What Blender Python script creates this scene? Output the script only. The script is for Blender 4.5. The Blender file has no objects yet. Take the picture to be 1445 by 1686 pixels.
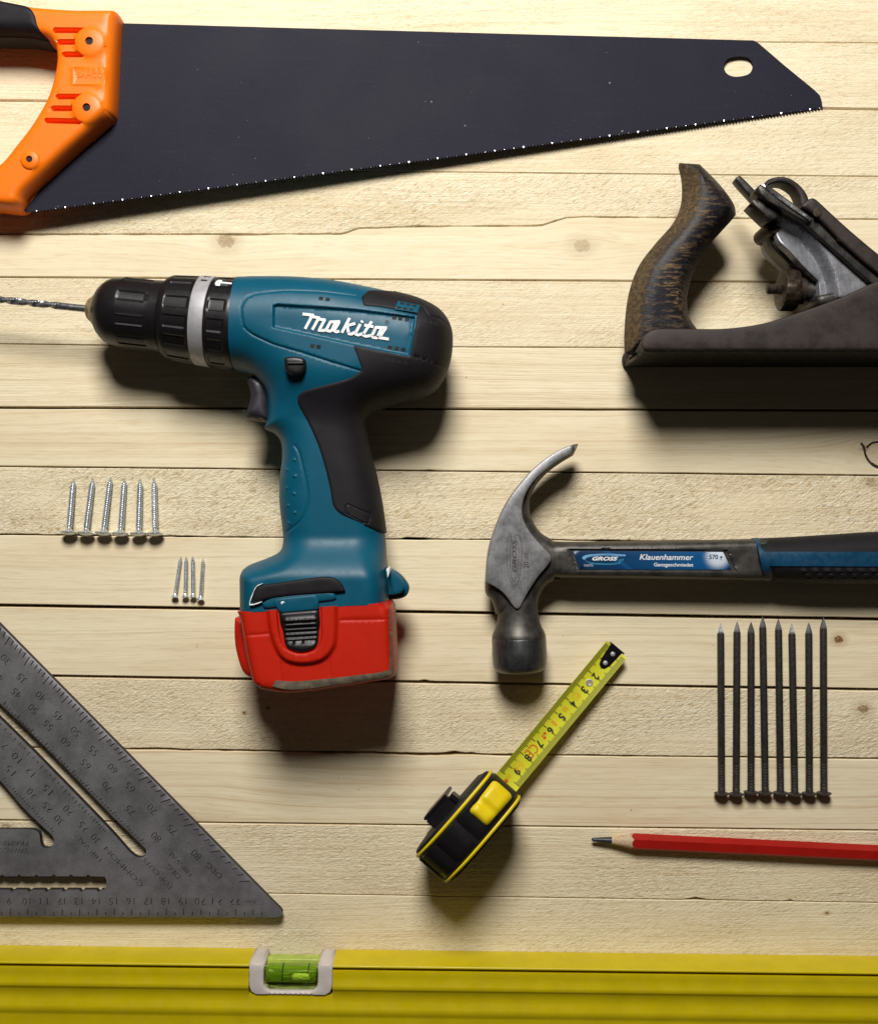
import bpy, bmesh, math, random
import numpy as np
from mathutils import Vector, Matrix
from mathutils.geometry import delaunay_2d_cdt

random.seed(7)
rng = np.random.default_rng(7)
scene = bpy.context.scene
COL = scene.collection

# ------------------------------------------------------------------ camera, world, lamp
S = 0.00035                 # metres on the boards per pixel of the measured photograph
CX, CY, H = 722.5, 843.0, 0.60
cam_d = bpy.data.cameras.new("camera")
cam = bpy.data.objects.new("camera", cam_d)
COL.objects.link(cam)
cam.location = (0, 0, H)
cam_d.sensor_fit = 'HORIZONTAL'
cam_d.sensor_width = 36.0
cam_d.lens = 36.0 * H / (1445 * S)
cam_d.clip_start = 0.01
cam_d.clip_end = 20
scene.camera = cam

world = bpy.data.worlds.new("World")
scene.world = world
world.use_nodes = True
bg = world.node_tree.nodes["Background"]
bg.inputs[0].default_value = (1.0, 0.9, 0.78, 1)
bg.inputs[1].default_value = 0.020

ld = bpy.data.lights.new("work_lamp", 'AREA')
ld.shape = 'DISK'
ld.size = 0.35
ld.energy = 14.8
ld.color = (1.0, 0.975, 0.93)
lamp = bpy.data.objects.new("work_lamp", ld)
COL.objects.link(lamp)
lamp.location = (-0.06, 0.70, 0.80)
lamp.rotation_euler = (Vector((0.02, 0.02, 0)) - lamp.location).to_track_quat('-Z', 'Y').to_euler()

scene.view_settings.view_transform = 'Standard'
scene.view_settings.look = 'None'
scene.view_settings.exposure = 0.0
scene.view_settings.gamma = 1.0

# ------------------------------------------------------------------ small helpers
def W(px, py, z=0.0):
    """where a thing measured at photo point (px, py) stands if it is z metres above the boards"""
    k = S * (H - z) / H
    return ((px - CX) * k, (CY - py) * k)

def WA(pts, z=0.0):
    return np.array([W(p[0], p[1], z) for p in pts])

def PXA(P, z):
    k = S * (H - z) / H
    return P[:, 0] / k + CX, CY - P[:, 1] / k

def curve(pts, n=5, closed=True):
    """Catmull-Rom through the points; a third value marks a sharp corner"""
    q = [(p[0], p[1]) for p in pts]
    sh = [len(p) > 2 and p[2] for p in pts]
    N = len(q)
    out = []
    rngi = range(N) if closed else range(N - 1)
    for i in rngi:
        p1, p2 = np.array(q[i]), np.array(q[(i + 1) % N])
        p0 = p1 if sh[i] or (not closed and i == 0) else np.array(q[(i - 1) % N])
        p3 = p2 if sh[(i + 1) % N] or (not closed and i == N - 2) else np.array(q[(i + 2) % N])
        if sh[i] and sh[(i + 1) % N]:
            out.append(tuple(p1)); continue
        for k in range(n):
            t = k / n
            out.append(tuple(0.5 * ((2 * p1) + (-p0 + p2) * t + (2 * p0 - 5 * p1 + 4 * p2 - p3) * t * t
                                    + (-p0 + 3 * p1 - 3 * p2 + p3) * t ** 3)))
    if not closed:
        out.append(q[-1])
    return out

def resample(loop, step):
    out = []
    n = len(loop)
    for i in range(n):
        a, b = loop[i], loop[(i + 1) % n]
        L = np.hypot(*(b - a))
        k = max(1, int(math.ceil(L / step)))
        for j in range(k):
            out.append(a + (b - a) * j / k)
    return np.array(out)

def seg_dist(P, A, B):
    out = np.full(len(P), 1e9)
    d = B - A
    L2 = np.maximum((d ** 2).sum(1), 1e-18)
    for s in range(0, len(P), 4000):
        Q = P[s:s + 4000]
        r = Q[:, None, :] - A[None]
        t = np.clip((r * d[None]).sum(2) / L2[None], 0, 1)
        e = r - t[..., None] * d[None]
        out[s:s + 4000] = np.sqrt((e ** 2).sum(2).min(1))
    return out

def loop_dist(P, loops):
    A = np.concatenate(loops)
    B = np.concatenate([np.roll(l, -1, 0) for l in loops])
    return seg_dist(P, A, B)

def line_dist(P, line):
    line = np.asarray(line)
    return seg_dist(P, line[:-1], line[1:])

def along(line, offs, step, closed):
    L = np.asarray(line, float)
    if closed: L = resample(L, step)
    else:
        out = []
        for a, b in zip(L[:-1], L[1:]):
            k = max(1, int(np.hypot(*(b - a)) / step))
            out += [a + (b - a) * j / k for j in range(k)]
        L = np.array(out + [L[-1]])
    t = (np.roll(L, -1, 0) - np.roll(L, 1, 0)) if closed else np.gradient(L, axis=0)
    t /= np.maximum(np.hypot(t[:, 0], t[:, 1]), 1e-12)[:, None]
    n = np.stack([-t[:, 1], t[:, 0]], 1)
    if closed:
        x, y = L[:, 0], L[:, 1]
        if (x * np.roll(y, -1) - np.roll(x, -1) * y).sum() < 0: n = -n
    return np.concatenate([L + n * o for o in offs])

def inside(P, loops):
    c = np.zeros(len(P), bool)
    for l in loops:
        A, B = l, np.roll(l, -1, 0)
        for s in range(0, len(P), 8000):
            x, y = P[s:s + 8000, 0:1], P[s:s + 8000, 1:2]
            cond = (A[None, :, 1] > y) != (B[None, :, 1] > y)
            with np.errstate(divide='ignore', invalid='ignore'):
                xi = (B[None, :, 0] - A[None, :, 0]) * (y - A[None, :, 1]) / (B[None, :, 1] - A[None, :, 1]) + A[None, :, 0]
            c[s:s + 8000] ^= (np.count_nonzero(cond & (x < xi), axis=1) % 2 == 1)
    return c

def sdist(P, loops):
    d = loop_dist(P, loops)
    return np.where(inside(P, loops), d, -d)

def ss(x, a, b):
    t = np.clip((x - a) / (b - a), 0, 1)
    return t * t * (3 - 2 * t)

def circ(u, p=2.0):
    u = np.clip(u, 0, 1)
    return np.maximum(0, 1 - (1 - u) ** p) ** (1 / p)

def finish(name, me, mat, parent=None, angle=35):
    if isinstance(mat, (list, tuple)):
        for m in mat: me.materials.append(m)
    elif mat is not None:
        me.materials.append(mat)
    me.validate()
    if angle is not None:
        me.shade_smooth()
        me.set_sharp_from_angle(angle=math.radians(angle))
    o = bpy.data.objects.new(name, me)
    COL.objects.link(o)
    if parent is not None:
        L = world_loc(parent)
        me.transform(Matrix.Translation(-L))
        o.parent = parent
    return o

def world_loc(o):
    L = Vector((0, 0, 0))
    while o is not None:
        L = L + o.location
        o = o.parent
    return L

def mesh_from(name, verts, faces, mat, parent=None, angle=35):
    me = bpy.data.meshes.new(name)
    me.from_pydata([tuple(v) for v in verts], [], [tuple(f) for f in faces])
    return finish(name, me, mat, parent, angle)

def puff(name, loops, top, bot, mat, parent=None, step=0.002, rings=(), angle=35, dloops=None, dense=None):
    """a solid whose plan is the outline; top and bot give its upper and lower surface from place and edge distance"""
    loops = [resample(np.asarray(l, float), step) for l in loops]
    dl = loops if dloops is None else dloops
    pts = [l for l in loops]
    nb = sum(len(l) for l in loops)
    extra = []
    A = np.concatenate(loops)
    for l in loops:
        t = np.roll(l, -1, 0) - np.roll(l, 1, 0)
        t /= np.maximum(np.hypot(t[:, 0], t[:, 1]), 1e-12)[:, None]
        n = np.stack([-t[:, 1], t[:, 0]], 1)
        for r in rings:
            for s in (1, -1):
                extra.append((l + n * r * s, r))
    ring_pts = []
    for q, r in extra:
        ok = inside(q, loops)
        q = q[ok]
        if len(q):
            d = loop_dist(q, loops)
            ring_pts.append(q[d > 0.93 * r])
    mn, mx = A.min(0), A.max(0)
    gx = np.arange(mn[0], mx[0], step)
    gy = np.arange(mn[1], mx[1], step * 0.87)
    G = np.array([(x + (0.5 * step if j % 2 else 0), y) for j, y in enumerate(gy) for x in gx]) if len(gx) * len(gy) else np.zeros((0, 2))
    if len(G):
        G = G[inside(G, loops)]
    if len(G):
        d = loop_dist(G, loops)
        G = G[d > (max(rings) if rings else 0) + 0.45 * step]
    if dense is not None:
        dp = dense
        dp = dp[inside(dp, loops)]
        d = loop_dist(dp, loops)
        dp = dp[d > 0.3 * step]
        G = np.concatenate([G, dp]) if len(G) else dp
    allp = np.concatenate(loops + ring_pts + ([G] if len(G) else []))
    edges = []
    k = 0
    for l in loops:
        m = len(l)
        edges += [(k + i, k + (i + 1) % m) for i in range(m)]
        k += m
    vs, es, fs, *_ = delaunay_2d_cdt([Vector((p[0] * 1000, p[1] * 1000)) for p in allp], edges, [], 1, 1e-5)
    P = np.array([(v.x, v.y) for v in vs]) / 1000
    F = np.array([f for f in fs if len(f) == 3])
    cen = P[F].mean(1)
    F = F[inside(cen, loops)]
    used = np.unique(F)
    rem = -np.ones(len(P), int); rem[used] = np.arange(len(used))
    P = P[used]; F = rem[F]
    a, b, c = P[F[:, 0]], P[F[:, 1]], P[F[:, 2]]
    ar = (b[:, 0] - a[:, 0]) * (c[:, 1] - a[:, 1]) - (b[:, 1] - a[:, 1]) * (c[:, 0] - a[:, 0])
    F[ar < 0] = F[ar < 0][:, ::-1]
    d = np.maximum(sdist(P, dl), 0) if dloops is not None else loop_dist(P, loops)
    zt = np.broadcast_to(top(P, d), (len(P),)); zb = np.broadcast_to(bot(P, d), (len(P),))
    n = len(P)
    V = np.concatenate([np.c_[P, zt], np.c_[P, zb]])
    faces = [tuple(f) for f in F] + [(f[2] + n, f[1] + n, f[0] + n) for f in F]
    cnt = {}
    for f in F:
        for i in range(3):
            cnt[(f[i], f[(i + 1) % 3])] = 1
    for (i, j) in list(cnt):
        if (j, i) not in cnt:
            faces.append((j, i, i + n, j + n))
    me = bpy.data.meshes.new(name)
    me.from_pydata([tuple(v) for v in V], [], faces)
    bm = bmesh.new(); bm.from_mesh(me)
    bmesh.ops.remove_doubles(bm, verts=bm.verts, dist=2e-6)
    bmesh.ops.dissolve_degenerate(bm, edges=bm.edges, dist=1e-6)
    bm.to_mesh(me); bm.free()
    return finish(name, me, mat, parent, angle)

def slab(name, loops_px, z0, z1, bev, mat, parent=None, step=0.004, world_pts=False, angle=35, zt=None):
    zt = z1 if zt is None else zt
    loops = [np.asarray(l, float) if world_pts else WA(l, zt) for l in loops_px]
    bev = max(bev, 1e-5)
    top = lambda P, d: z1 - bev + bev * circ(d / bev)
    bot = lambda P, d: z0 + bev - bev * circ(d / bev)
    return puff(name, loops, top, bot, mat, parent, step, rings=(bev * .12, bev * .45, bev), angle=angle)

def lathe(name, prof, o, axis, mat, parent=None, seg=48, mod=None, angle=30, up=(0, 0, 1), closed_ends=True):
    a = Vector(axis).normalized()
    if abs(a.dot(Vector(up))) > .99: up = (1, 0, 0)
    u = Vector(up); u = (u - a * u.dot(a)).normalized()
    v = a.cross(u)
    o = Vector(o)
    V, F = [], []
    for (t, r) in prof:
        for i in range(seg):
            th = 2 * math.pi * i / seg
            rr = r + (mod(t, th) if mod else 0)
            V.append(o + a * t + (u * math.cos(th) + v * math.sin(th)) * max(rr, 1e-6))
    for k in range(len(prof) - 1):
        for i in range(seg):
            j = (i + 1) % seg
            F.append((k * seg + i, k * seg + j, (k + 1) * seg + j, (k + 1) * seg + i))
    if closed_ends:
        F.append(tuple(range(seg - 1, -1, -1)))
        F.append(tuple(range((len(prof) - 1) * seg, len(prof) * seg)))
    me = bpy.data.meshes.new(name)
    me.from_pydata([tuple(x) for x in V], [], F)
    bm = bmesh.new(); bm.from_mesh(me)
    bmesh.ops.recalc_face_normals(bm, faces=bm.faces)
    bm.to_mesh(me); bm.free()
    return finish(name, me, mat, parent, angle)

def ribbon(line, w, cap=True):
    """closed outline round a polyline of width w (in the line's own units)"""
    L = np.asarray(line, float)
    t = np.gradient(L, axis=0)
    t /= np.maximum(np.hypot(t[:, 0], t[:, 1]), 1e-9)[:, None]
    n = np.stack([-t[:, 1], t[:, 0]], 1)
    ww = np.broadcast_to(np.asarray(w, float), (len(L),))[:, None] / 2
    a, b = L + n * ww, L - n * ww
    return [tuple(p) for p in a] + [tuple(p) for p in b[::-1]]

def rrect(x0, y0, x1, y1, r, n=4):
    out = []
    for cx, cy, a0 in ((x1 - r, y0 + r, -90), (x1 - r, y1 - r, 0), (x0 + r, y1 - r, 90), (x0 + r, y0 + r, 180)):
        for i in range(n + 1):
            a = math.radians(a0 + 90 * i / n)
            out.append((cx + r * math.cos(a), cy + r * math.sin(a)))
    return out

def disc(cx, cy, r, n=20):
    return [(cx + r * math.cos(2 * math.pi * i / n), cy + r * math.sin(2 * math.pi * i / n)) for i in range(n)]

_tc = {}
def glyphs(s, bold=0.0, shear=0.0, solid=True):
    key = (s, bold, shear, solid)
    if key in _tc: return _tc[key]
    cu = bpy.data.curves.new("t", 'FONT')
    cu.body = s; cu.size = 1.0; cu.offset = bold; cu.shear = shear; cu.resolution_u = 3
    cu.extrude = 0.5 if solid else 0.0
    ob = bpy.data.objects.new("t", cu)
    COL.objects.link(ob)
    dg = bpy.context.evaluated_depsgraph_get()
    me = bpy.data.meshes.new_from_object(ob.evaluated_get(dg))
    V = np.array([tuple(v.co) for v in me.vertices]); F = [tuple(p.vertices) for p in me.polygons]
    bpy.data.objects.remove(ob); bpy.data.curves.remove(cu); bpy.data.meshes.remove(me)
    x0, x1 = V[:, 0].min(), V[:, 0].max()
    V[:, 0] = (V[:, 0] - x0) / (x1 - x0)
    V[:, 1] /= 0.69
    _tc[key] = (V, F)
    return V, F

def text_map(p0, p1, hpx, V, z):
    a = np.array(W(*p0, z)); b = np.array(W(*p1, z))
    d = b - a; L = np.hypot(*d); u = d / L; up = np.array([-u[1], u[0]])
    hh = hpx * S * (H - z) / H
    return a[None] + V[:, 0:1] * d[None] + V[:, 1:2] * hh * up[None]

def text(name, s, p0, p1, hpx, z, mat, parent, th=0.0001, bold=0.0, shear=0.0, zfn=None):
    """lettering from p0 to p1 (photo points, along the baseline), hpx tall"""
    V, F = glyphs(s, bold, shear)
    P = text_map(p0, p1, hpx, V, z)
    zz = (zfn(P) if zfn is not None else np.full(len(P), z)) + np.where(V[:, 2] > 0, th, -th)
    return mesh_from(name, np.c_[P, zz], F, mat, parent, angle=None)

def text_loops(s, p0, p1, hpx, z, bold=0.0, shear=0.0):
    V, F = glyphs(s, bold, shear, False)
    P = text_map(p0, p1, hpx, V, z)
    e = {}
    for f in F:
        for i in range(len(f)):
            e[(f[i], f[(i + 1) % len(f)])] = 1
    key = {}
    canon = []
    for i, p in enumerate(P):
        k = (round(p[0] * 1e7), round(p[1] * 1e7))
        canon.append(key.setdefault(k, i))
    ee = {}
    for (i, j) in e: ee[(canon[i], canon[j])] = 1
    nxt = {}
    for (i, j) in ee:
        if (j, i) not in ee and i != j: nxt.setdefault(i, []).append(j)
    loops = []
    while nxt:
        s0 = next(iter(nxt)); cur = s0; lp = []
        while cur in nxt:
            lp.append(cur)
            t = nxt[cur].pop()
            if not nxt[cur]: del nxt[cur]
            cur = t
            if cur == s0: break
        if len(lp) > 2: loops.append(P[lp])
    return loops

def thing(name, label, cat, loc=(0, 0, 0), group=None):
    o = bpy.data.objects.new(name, None)
    COL.objects.link(o)
    o.empty_display_size = 0.01
    o.location = loc
    o['label'] = label; o['category'] = cat
    if group: o['group'] = group
    return o

# ------------------------------------------------------------------ materials
class NT:
    def __init__(s, name):
        s.m = bpy.data.materials.new(name); s.m.use_nodes = True
        s.t = s.m.node_tree; s.n = s.t.nodes; s.l = s.t.links
        s.b = s.n["Principled BSDF"]
        tc = s.n.new("ShaderNodeTexCoord")
        s.co = tc.outputs["Object"]
    def put(s, sock, v):
        if isinstance(v, bpy.types.NodeSocket): s.l.new(v, sock)
        elif v is not None: sock.default_value = v
    def math(s, op, a, b=None, c=None, clamp=False):
        n = s.n.new("ShaderNodeMath"); n.operation = op; n.use_clamp = clamp
        s.put(n.inputs[0], a); s.put(n.inputs[1], b); s.put(n.inputs[2], c)
        return n.outputs[0]
    def vec(s, x, y, z=0.0):
        n = s.n.new("ShaderNodeCombineXYZ")
        s.put(n.inputs[0], x); s.put(n.inputs[1], y); s.put(n.inputs[2], z)
        return n.outputs[0]
    def sep(s, v):
        n = s.n.new("ShaderNodeSeparateXYZ"); s.put(n.inputs[0], v); return n.outputs
    def scale(s, v, sc, off=(0, 0, 0), rot=0):
        n = s.n.new("ShaderNodeMapping"); s.put(n.inputs[0], v)
        n.inputs["Location"].default_value = off; n.inputs["Scale"].default_value = sc
        n.inputs["Rotation"].default_value = (0, 0, rot)
        return n.outputs[0]
    def noise(s, v, sc=1.0, det=3, rough=0.5, dist=0.0):
        n = s.n.new("ShaderNodeTexNoise"); s.put(n.inputs["Vector"], v)
        n.inputs["Scale"].default_value = sc; n.inputs["Detail"].default_value = det
        n.inputs["Roughness"].default_value = rough; n.inputs["Distortion"].default_value = dist
        return n.outputs["Fac"]
    def ramp(s, f, a, b, lo=0.0, hi=1.0):
        n = s.n.new("ShaderNodeMapRange"); n.interpolation_type = 'SMOOTHSTEP'
        s.put(n.inputs[0], f); n.inputs[1].default_value = a; n.inputs[2].default_value = b
        n.inputs[3].default_value = lo; n.inputs[4].default_value = hi
        return n.outputs[0]
    def mix(s, f, a, b, mode='MIX'):
        n = s.n.new("ShaderNodeMix"); n.data_type = 'RGBA'; n.blend_type = mode
        s.put(n.inputs[0], f)
        for k, v in ((6, a), (7, b)):
            if isinstance(v, tuple) and len(v) == 3: v = v + (1,)
            s.put(n.inputs[k], v)
        return n.outputs[2]
    def bump(s, h, strength=0.5, dist=0.0002):
        n = s.n.new("ShaderNodeBump"); n.inputs["Strength"].default_value = strength
        n.inputs["Distance"].default_value = dist; s.put(n.inputs["Height"], h)
        s.l.new(n.outputs[0], s.b.inputs["Normal"])
    def out(s, col=None, rough=None, metal=None, spec=None):
        if isinstance(col, tuple) and len(col) == 3: col = col + (1,)
        s.put(s.b.inputs["Base Color"], col); s.put(s.b.inputs["Roughness"], rough)
        s.put(s.b.inputs["Metallic"], metal)
        if spec is not None: s.b.inputs["Specular IOR Level"].default_value = spec
        return s.m

def plain(name, col, rough=0.5, metal=0.0, var=0.15, vs=120, bump=0.15, bs=1500, bd=0.00015, spec=0.5, rv=0.1, dust=0.0, dustcol=(.5, .45, .35)):
    t = NT(name)
    f = t.noise(t.co, vs, 4, 0.6)
    dark = tuple(c * (1 - var) for c in col); lite = tuple(min(1, c * (1 + var)) for c in col)
    c = t.mix(t.ramp(f, 0.3, 0.7), dark, lite)
    if dust:
        g = t.noise(t.scale(t.co, (1, 1, 1), (3.1, 1.7, 0)), 900, 3, 0.7)
        c = t.mix(t.math('MULTIPLY', t.ramp(g, 0.68, 0.78), dust), c, dustcol)
    r = t.ramp(t.noise(t.co, vs * 2.3, 3), 0.3, 0.7, max(0, rough - rv), min(1, rough + rv))
    if bump: t.bump(t.noise(t.co, bs, 2, 0.6), bump, bd)
    return t.out(c, r, metal, spec)

def wood(name, seed, rough=0.0, tone=0.0, knots=(), line=0.5, slant=0.0, pink=0.0):
    """softwood board; grain runs along x, knots are (px, py, radius px, darkness)"""
    t = NT(name)
    x, y, z = t.sep(t.co)
    sx = t.math('ADD', x, seed * 3.7)
    kd = None; kcol = None
    yy = y
    for (kx, ky, r, dk) in knots:
        wx, wy = W(kx, ky); R = r * S
        dx = t.math('SUBTRACT', x, wx); dy = t.math('SUBTRACT', y, wy)
        nn = t.math('MULTIPLY', t.math('SUBTRACT', t.noise(t.co, 500, 2), 0.5), R * 0.9)
        rr = t.math('ADD', t.math('SQRT', t.math('ADD', t.math('POWER', t.math('MULTIPLY', dx, 0.75), 2.0), t.math('POWER', dy, 2.0))), nn)
        g = t.math('EXPONENT', t.math('MULTIPLY', t.math('ADD', t.math('POWER', t.math('DIVIDE', dx, R * 6), 2.0), t.math('POWER', t.math('DIVIDE', dy, R * 2.6), 2.0)), -1.0))
        yy = t.math('SUBTRACT', yy, t.math('MULTIPLY', t.math('MULTIPLY', dy, g), 0.75))
        core = t.math('MULTIPLY', t.ramp(rr, R * 0.75, R * 1.25, 1.0, 0.0), dk)
        halo = t.math('MULTIPLY', t.ramp(rr, R, R * 2.8, 1.0, 0.0), 0.38 * min(1, dk))
        k = t.math('MAXIMUM', core, halo)
        kd = k if kd is None else t.math('MAXIMUM', kd, k)
    warp = t.noise(t.vec(t.math('MULTIPLY', sx, 2.2), t.math('MULTIPLY', y, 12.0), seed), 1.0, 2, 0.5)
    warp2 = t.noise(t.vec(t.math('MULTIPLY', sx, 22.0), t.math('MULTIPLY', y, 60.0), seed + 5), 1.0, 2, 0.5)
    yw = t.math('ADD', yy, t.math('ADD', t.math('MULTIPLY', warp, 0.022), t.math('MULTIPLY', warp2, 0.0010)))
    ring = t.noise(t.vec(t.math('MULTIPLY', sx, 0.5), t.math('MULTIPLY', yw, 620.0), seed * 1.3), 1.0, 3, 0.65)
    fib = t.noise(t.vec(t.math('MULTIPLY', sx, 30.0), t.math('MULTIPLY', yw, 1300.0), seed), 1.0, 2, 0.6)
    blot = t.noise(t.vec(t.math('MULTIPLY', sx, 7.0), t.math('MULTIPLY', yw, 45.0), seed + 9), 1.0, 3, 0.6)
    lite = (0.845 - tone * .1, 0.740 - tone * .1, 0.520 - tone * .08)
    dark = (0.64 - tone * .1, 0.49 - tone * .1, 0.290 - tone * .06)
    f = t.math('ADD', t.math('MULTIPLY', t.ramp(ring, 0.44, 0.74), line * .8), t.math('MULTIPLY', t.ramp(blot, 0.42, 0.72), 0.34))
    f = t.math('ADD', f, t.math('MULTIPLY', t.math('SUBTRACT', fib, 0.5), 0.5), clamp=True)
    c = t.mix(f, lite, dark)
    pk = t.math('MULTIPLY', t.ramp(t.noise(t.vec(t.math('MULTIPLY', sx, 9.0), t.math('MULTIPLY', y, 40.0), seed + 20), 1.0, 3), 0.52, 0.75), 0.10 + pink)
    c = t.mix(pk, c, (0.72, 0.47, 0.27))
    # ploughed fibres of a rough-sawn face
    h = t.math('MULTIPLY', t.math('ADD', ring, t.math('MULTIPLY', fib, 0.9)), 0.35)
    ca, sa = math.cos(slant), math.sin(slant)
    rx = t.math('ADD', t.math('MULTIPLY', sx, ca), t.math('MULTIPLY', y, sa))
    ry = t.math('SUBTRACT', t.math('MULTIPLY', y, ca), t.math('MULTIPLY', sx, sa))
    r1 = t.noise(t.vec(t.math('MULTIPLY', rx, 260.0), t.math('MULTIPLY', ry, 760.0), seed), 1.0, 4, 0.66, 0.35)
    r2 = t.noise(t.vec(t.math('MULTIPLY', sx, 500.0), t.math('MULTIPLY', y, 1300.0), seed + 3), 1.0, 3, 0.7)
    r3 = t.noise(t.vec(t.math('MULTIPLY', sx, 11.0), t.math('MULTIPLY', y, 30.0), seed + 31), 1.0, 2, 0.5)
    amt = t.ramp(r3, 0.35, 0.62, rough * 0.35, rough)
    if rough > 0:
        h = t.math('ADD', h, t.math('MULTIPLY', t.math('ADD', t.math('MULTIPLY', r1, 1.2), t.math('MULTIPLY', r2, 0.8)), amt))
        pit = t.math('MULTIPLY', t.ramp(r1, 0.30, 0.42, 1.0, 0.0), t.math('MULTIPLY', amt, 0.35), clamp=True)
        c = t.mix(pit, c, (0.40, 0.28, 0.12))
        fz = t.math('MULTIPLY', t.ramp(r1, 0.56, 0.70), t.math('MULTIPLY', amt, 0.35), clamp=True)
        c = t.mix(fz, c, (0.88, 0.76, 0.54))
    fg = t.noise(t.vec(t.math('MULTIPLY', sx, 70.0), t.math('MULTIPLY', yw, 900.0), seed + 70), 1.0, 2, 0.65)
    c = t.mix(t.ramp(fg, .48, .76, 0, .27), c, (0.48, 0.35, 0.18))
    c = t.mix(t.ramp(fg, .30, .46, .14, 0), c, (0.92, 0.82, 0.62))
    if rough > 0:
        gr = t.noise(t.vec(t.math('MULTIPLY', rx, 270.0), t.math('MULTIPLY', ry, 640.0), seed + 80), 1.0, 3, 0.7, 0.5)
        ga = t.math('MULTIPLY', amt, 0.85, clamp=True)
        c = t.mix(t.math('MULTIPLY', t.ramp(gr, .52, .70), ga), c, (0.52, 0.38, 0.19))
        c = t.mix(t.math('MULTIPLY', t.ramp(gr, .28, .44, 1, 0), ga), c, (0.95, 0.87, 0.68))
    if kd is not None:
        kn = t.mix(t.ramp(t.noise(t.co, 900, 3), 0.35, 0.65), (0.36, 0.20, 0.07), (0.10, 0.055, 0.022))
        c = t.mix(kd, c, kn)
    spk = t.math('MULTIPLY', t.ramp(t.noise(t.vec(t.math('MULTIPLY', sx, 260.0), t.math('MULTIPLY', y, 330.0), seed + 50), 1.0, 2), 0.775, 0.80), 0.7)
    c = t.mix(spk, c, (0.22, 0.13, 0.06))
    t.bump(t.math('ADD', h, t.math('MULTIPLY', gr, t.math('MULTIPLY', amt, -0.9))) if rough else h, 0.65 if rough else 0.4, 0.0011 if rough else 0.0005)
    return t.out(c, t.ramp(ring, 0.3, 0.7, 0.62, 0.75), 0.0, 0.25)

M = {}
M['blue'] = plain("teal_plastic", (0.0010, 0.078, 0.132), 0.44, var=.04, bump=.25, bs=2600, bd=.00008, dust=.2, dustcol=(.15, .25, .3), rv=.02, spec=.3)
M['rubber'] = plain("black_rubber", (0.0095, 0.0082, 0.0105), 0.62, var=.15, bump=.3, bs=2200, bd=.0001, spec=.25, rv=.03, dust=.3, dustcol=(.08, .07, .07))
M['blackp'] = plain("black_plastic", (0.008, 0.0072, 0.008), 0.38, var=.12, bump=.12, spec=.35, rv=.03, dust=.2, dustcol=(.10, .09, .08))
M['red'] = plain("red_plastic", (0.50, 0.013, 0.0018), 0.46, var=.04, bump=.3, bs=2400, bd=.00008, spec=.35, rv=.02)
M['silver'] = plain("silver_paint", (0.44, 0.43, 0.45), 0.5, 0.35, var=.08, bump=.2, bs=3000)
M['white'] = plain("white_print", (0.80, 0.80, 0.80), 0.5, var=.04, bump=0)
M['brass'] = plain("brassy_steel", (0.42, 0.32, 0.18), 0.45, 0.6, var=.3, vs=300)
M['steel'] = plain("bright_steel", (0.55, 0.55, 0.56), 0.25, 0.95, var=.2)
M['dsteel'] = plain("dark_steel", (0.05, 0.05, 0.055), 0.3, 0.8, var=.2)
M['sticker'] = plain("worn_sticker", (0.13, 0.105, 0.07), 0.5, var=.35, vs=200)
M['hole'] = plain("dark_opening", (0.006, 0.006, 0.007), 0.8, bump=0)
M['orange'] = plain("orange_plastic", (0.95, 0.185, 0.004), 0.42, var=.02, bump=.2, bs=1800, bd=.0001, rv=.02, spec=.35)
M['zinc'] = plain("zinc_plated_steel", (0.66, 0.70, 0.74), 0.32, 0.8, var=.12, vs=400)
M['nail'] = plain("black_nail_steel", (0.046, 0.040, 0.038), 0.5, 0.35, var=.3, vs=500, bump=.3)
M['nailtip'] = plain("cut_nail_tip", (0.20, 0.20, 0.21), 0.55, 0.8, var=.2, vs=600)
M['pencilred'] = plain("red_lacquer", (0.33, 0.007, 0.004), 0.42, spec=.35, rv=.03, var=.06, bump=.1, bs=700, dust=.15)
M['pencilwood'] = plain("pencil_wood", (0.50, 0.37, 0.23), 0.7, var=.2, vs=700, bump=.4)
M['lead'] = plain("graphite", (0.035, 0.037, 0.045), 0.4, 0.3, var=.25, vs=800, bump=.4)
M['yellow'] = plain("yellow_plastic", (0.80, 0.60, 0.004), 0.45, var=.05, bump=.25, bs=2000)
M['lvl'] = plain("yellow_enamel", (0.58, 0.455, 0.0012), 0.45, var=.05, vs=60, bump=.2, bs=1500, dust=.15, dustcol=(.35, .28, .02))
M['capw'] = plain("pale_grey_plastic", (0.60, 0.54, 0.50), 0.6, var=.06, bump=.3, bs=1200)
M['black'] = plain("black_ink", (0.012, 0.012, 0.012), 0.6, bump=0)
M['redink'] = plain("red_ink", (0.62, 0.10, 0.01), 0.6, bump=0)
M['rust'] = plain("worn_bolt_steel", (0.055, 0.040, 0.028), 0.5, 0.7, var=.5, vs=300, bump=.5, bs=900)
M['castiron'] = None

def sawmat():
    t = NT("dark_coated_steel")
    c = t.mix(t.ramp(t.noise(t.co, 9, 3), .2, .8), (0.0165, 0.0160, 0.0265), (0.0200, 0.0192, 0.0300))
    f = t.noise(t.scale(t.co, (1, 1, 1)), 1500, 2)
    c = t.mix(t.ramp(f, .55, .8, 0, .35), c, (0.06, 0.06, 0.07))
    st = t.noise(t.scale(t.co, (14, 420, 1), rot=.02), 1.0, 3, .7)
    c = t.mix(t.ramp(st, .56, .75, 0, .2), c, (0.045, 0.042, 0.05))
    s = t.noise(t.scale(t.co, (1, 1, 1), (7.7, 2.1, 0)), 330, 1)
    c = t.mix(t.ramp(s, .80, .82, 0, .5), c, (.35, .35, .35))
    t.bump(f, .25, .0001)
    return t.out(c, t.ramp(t.noise(t.co, 25, 3), .3, .7, .58, .63), 0.0, .09)
M['saw'] = sawmat()

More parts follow.
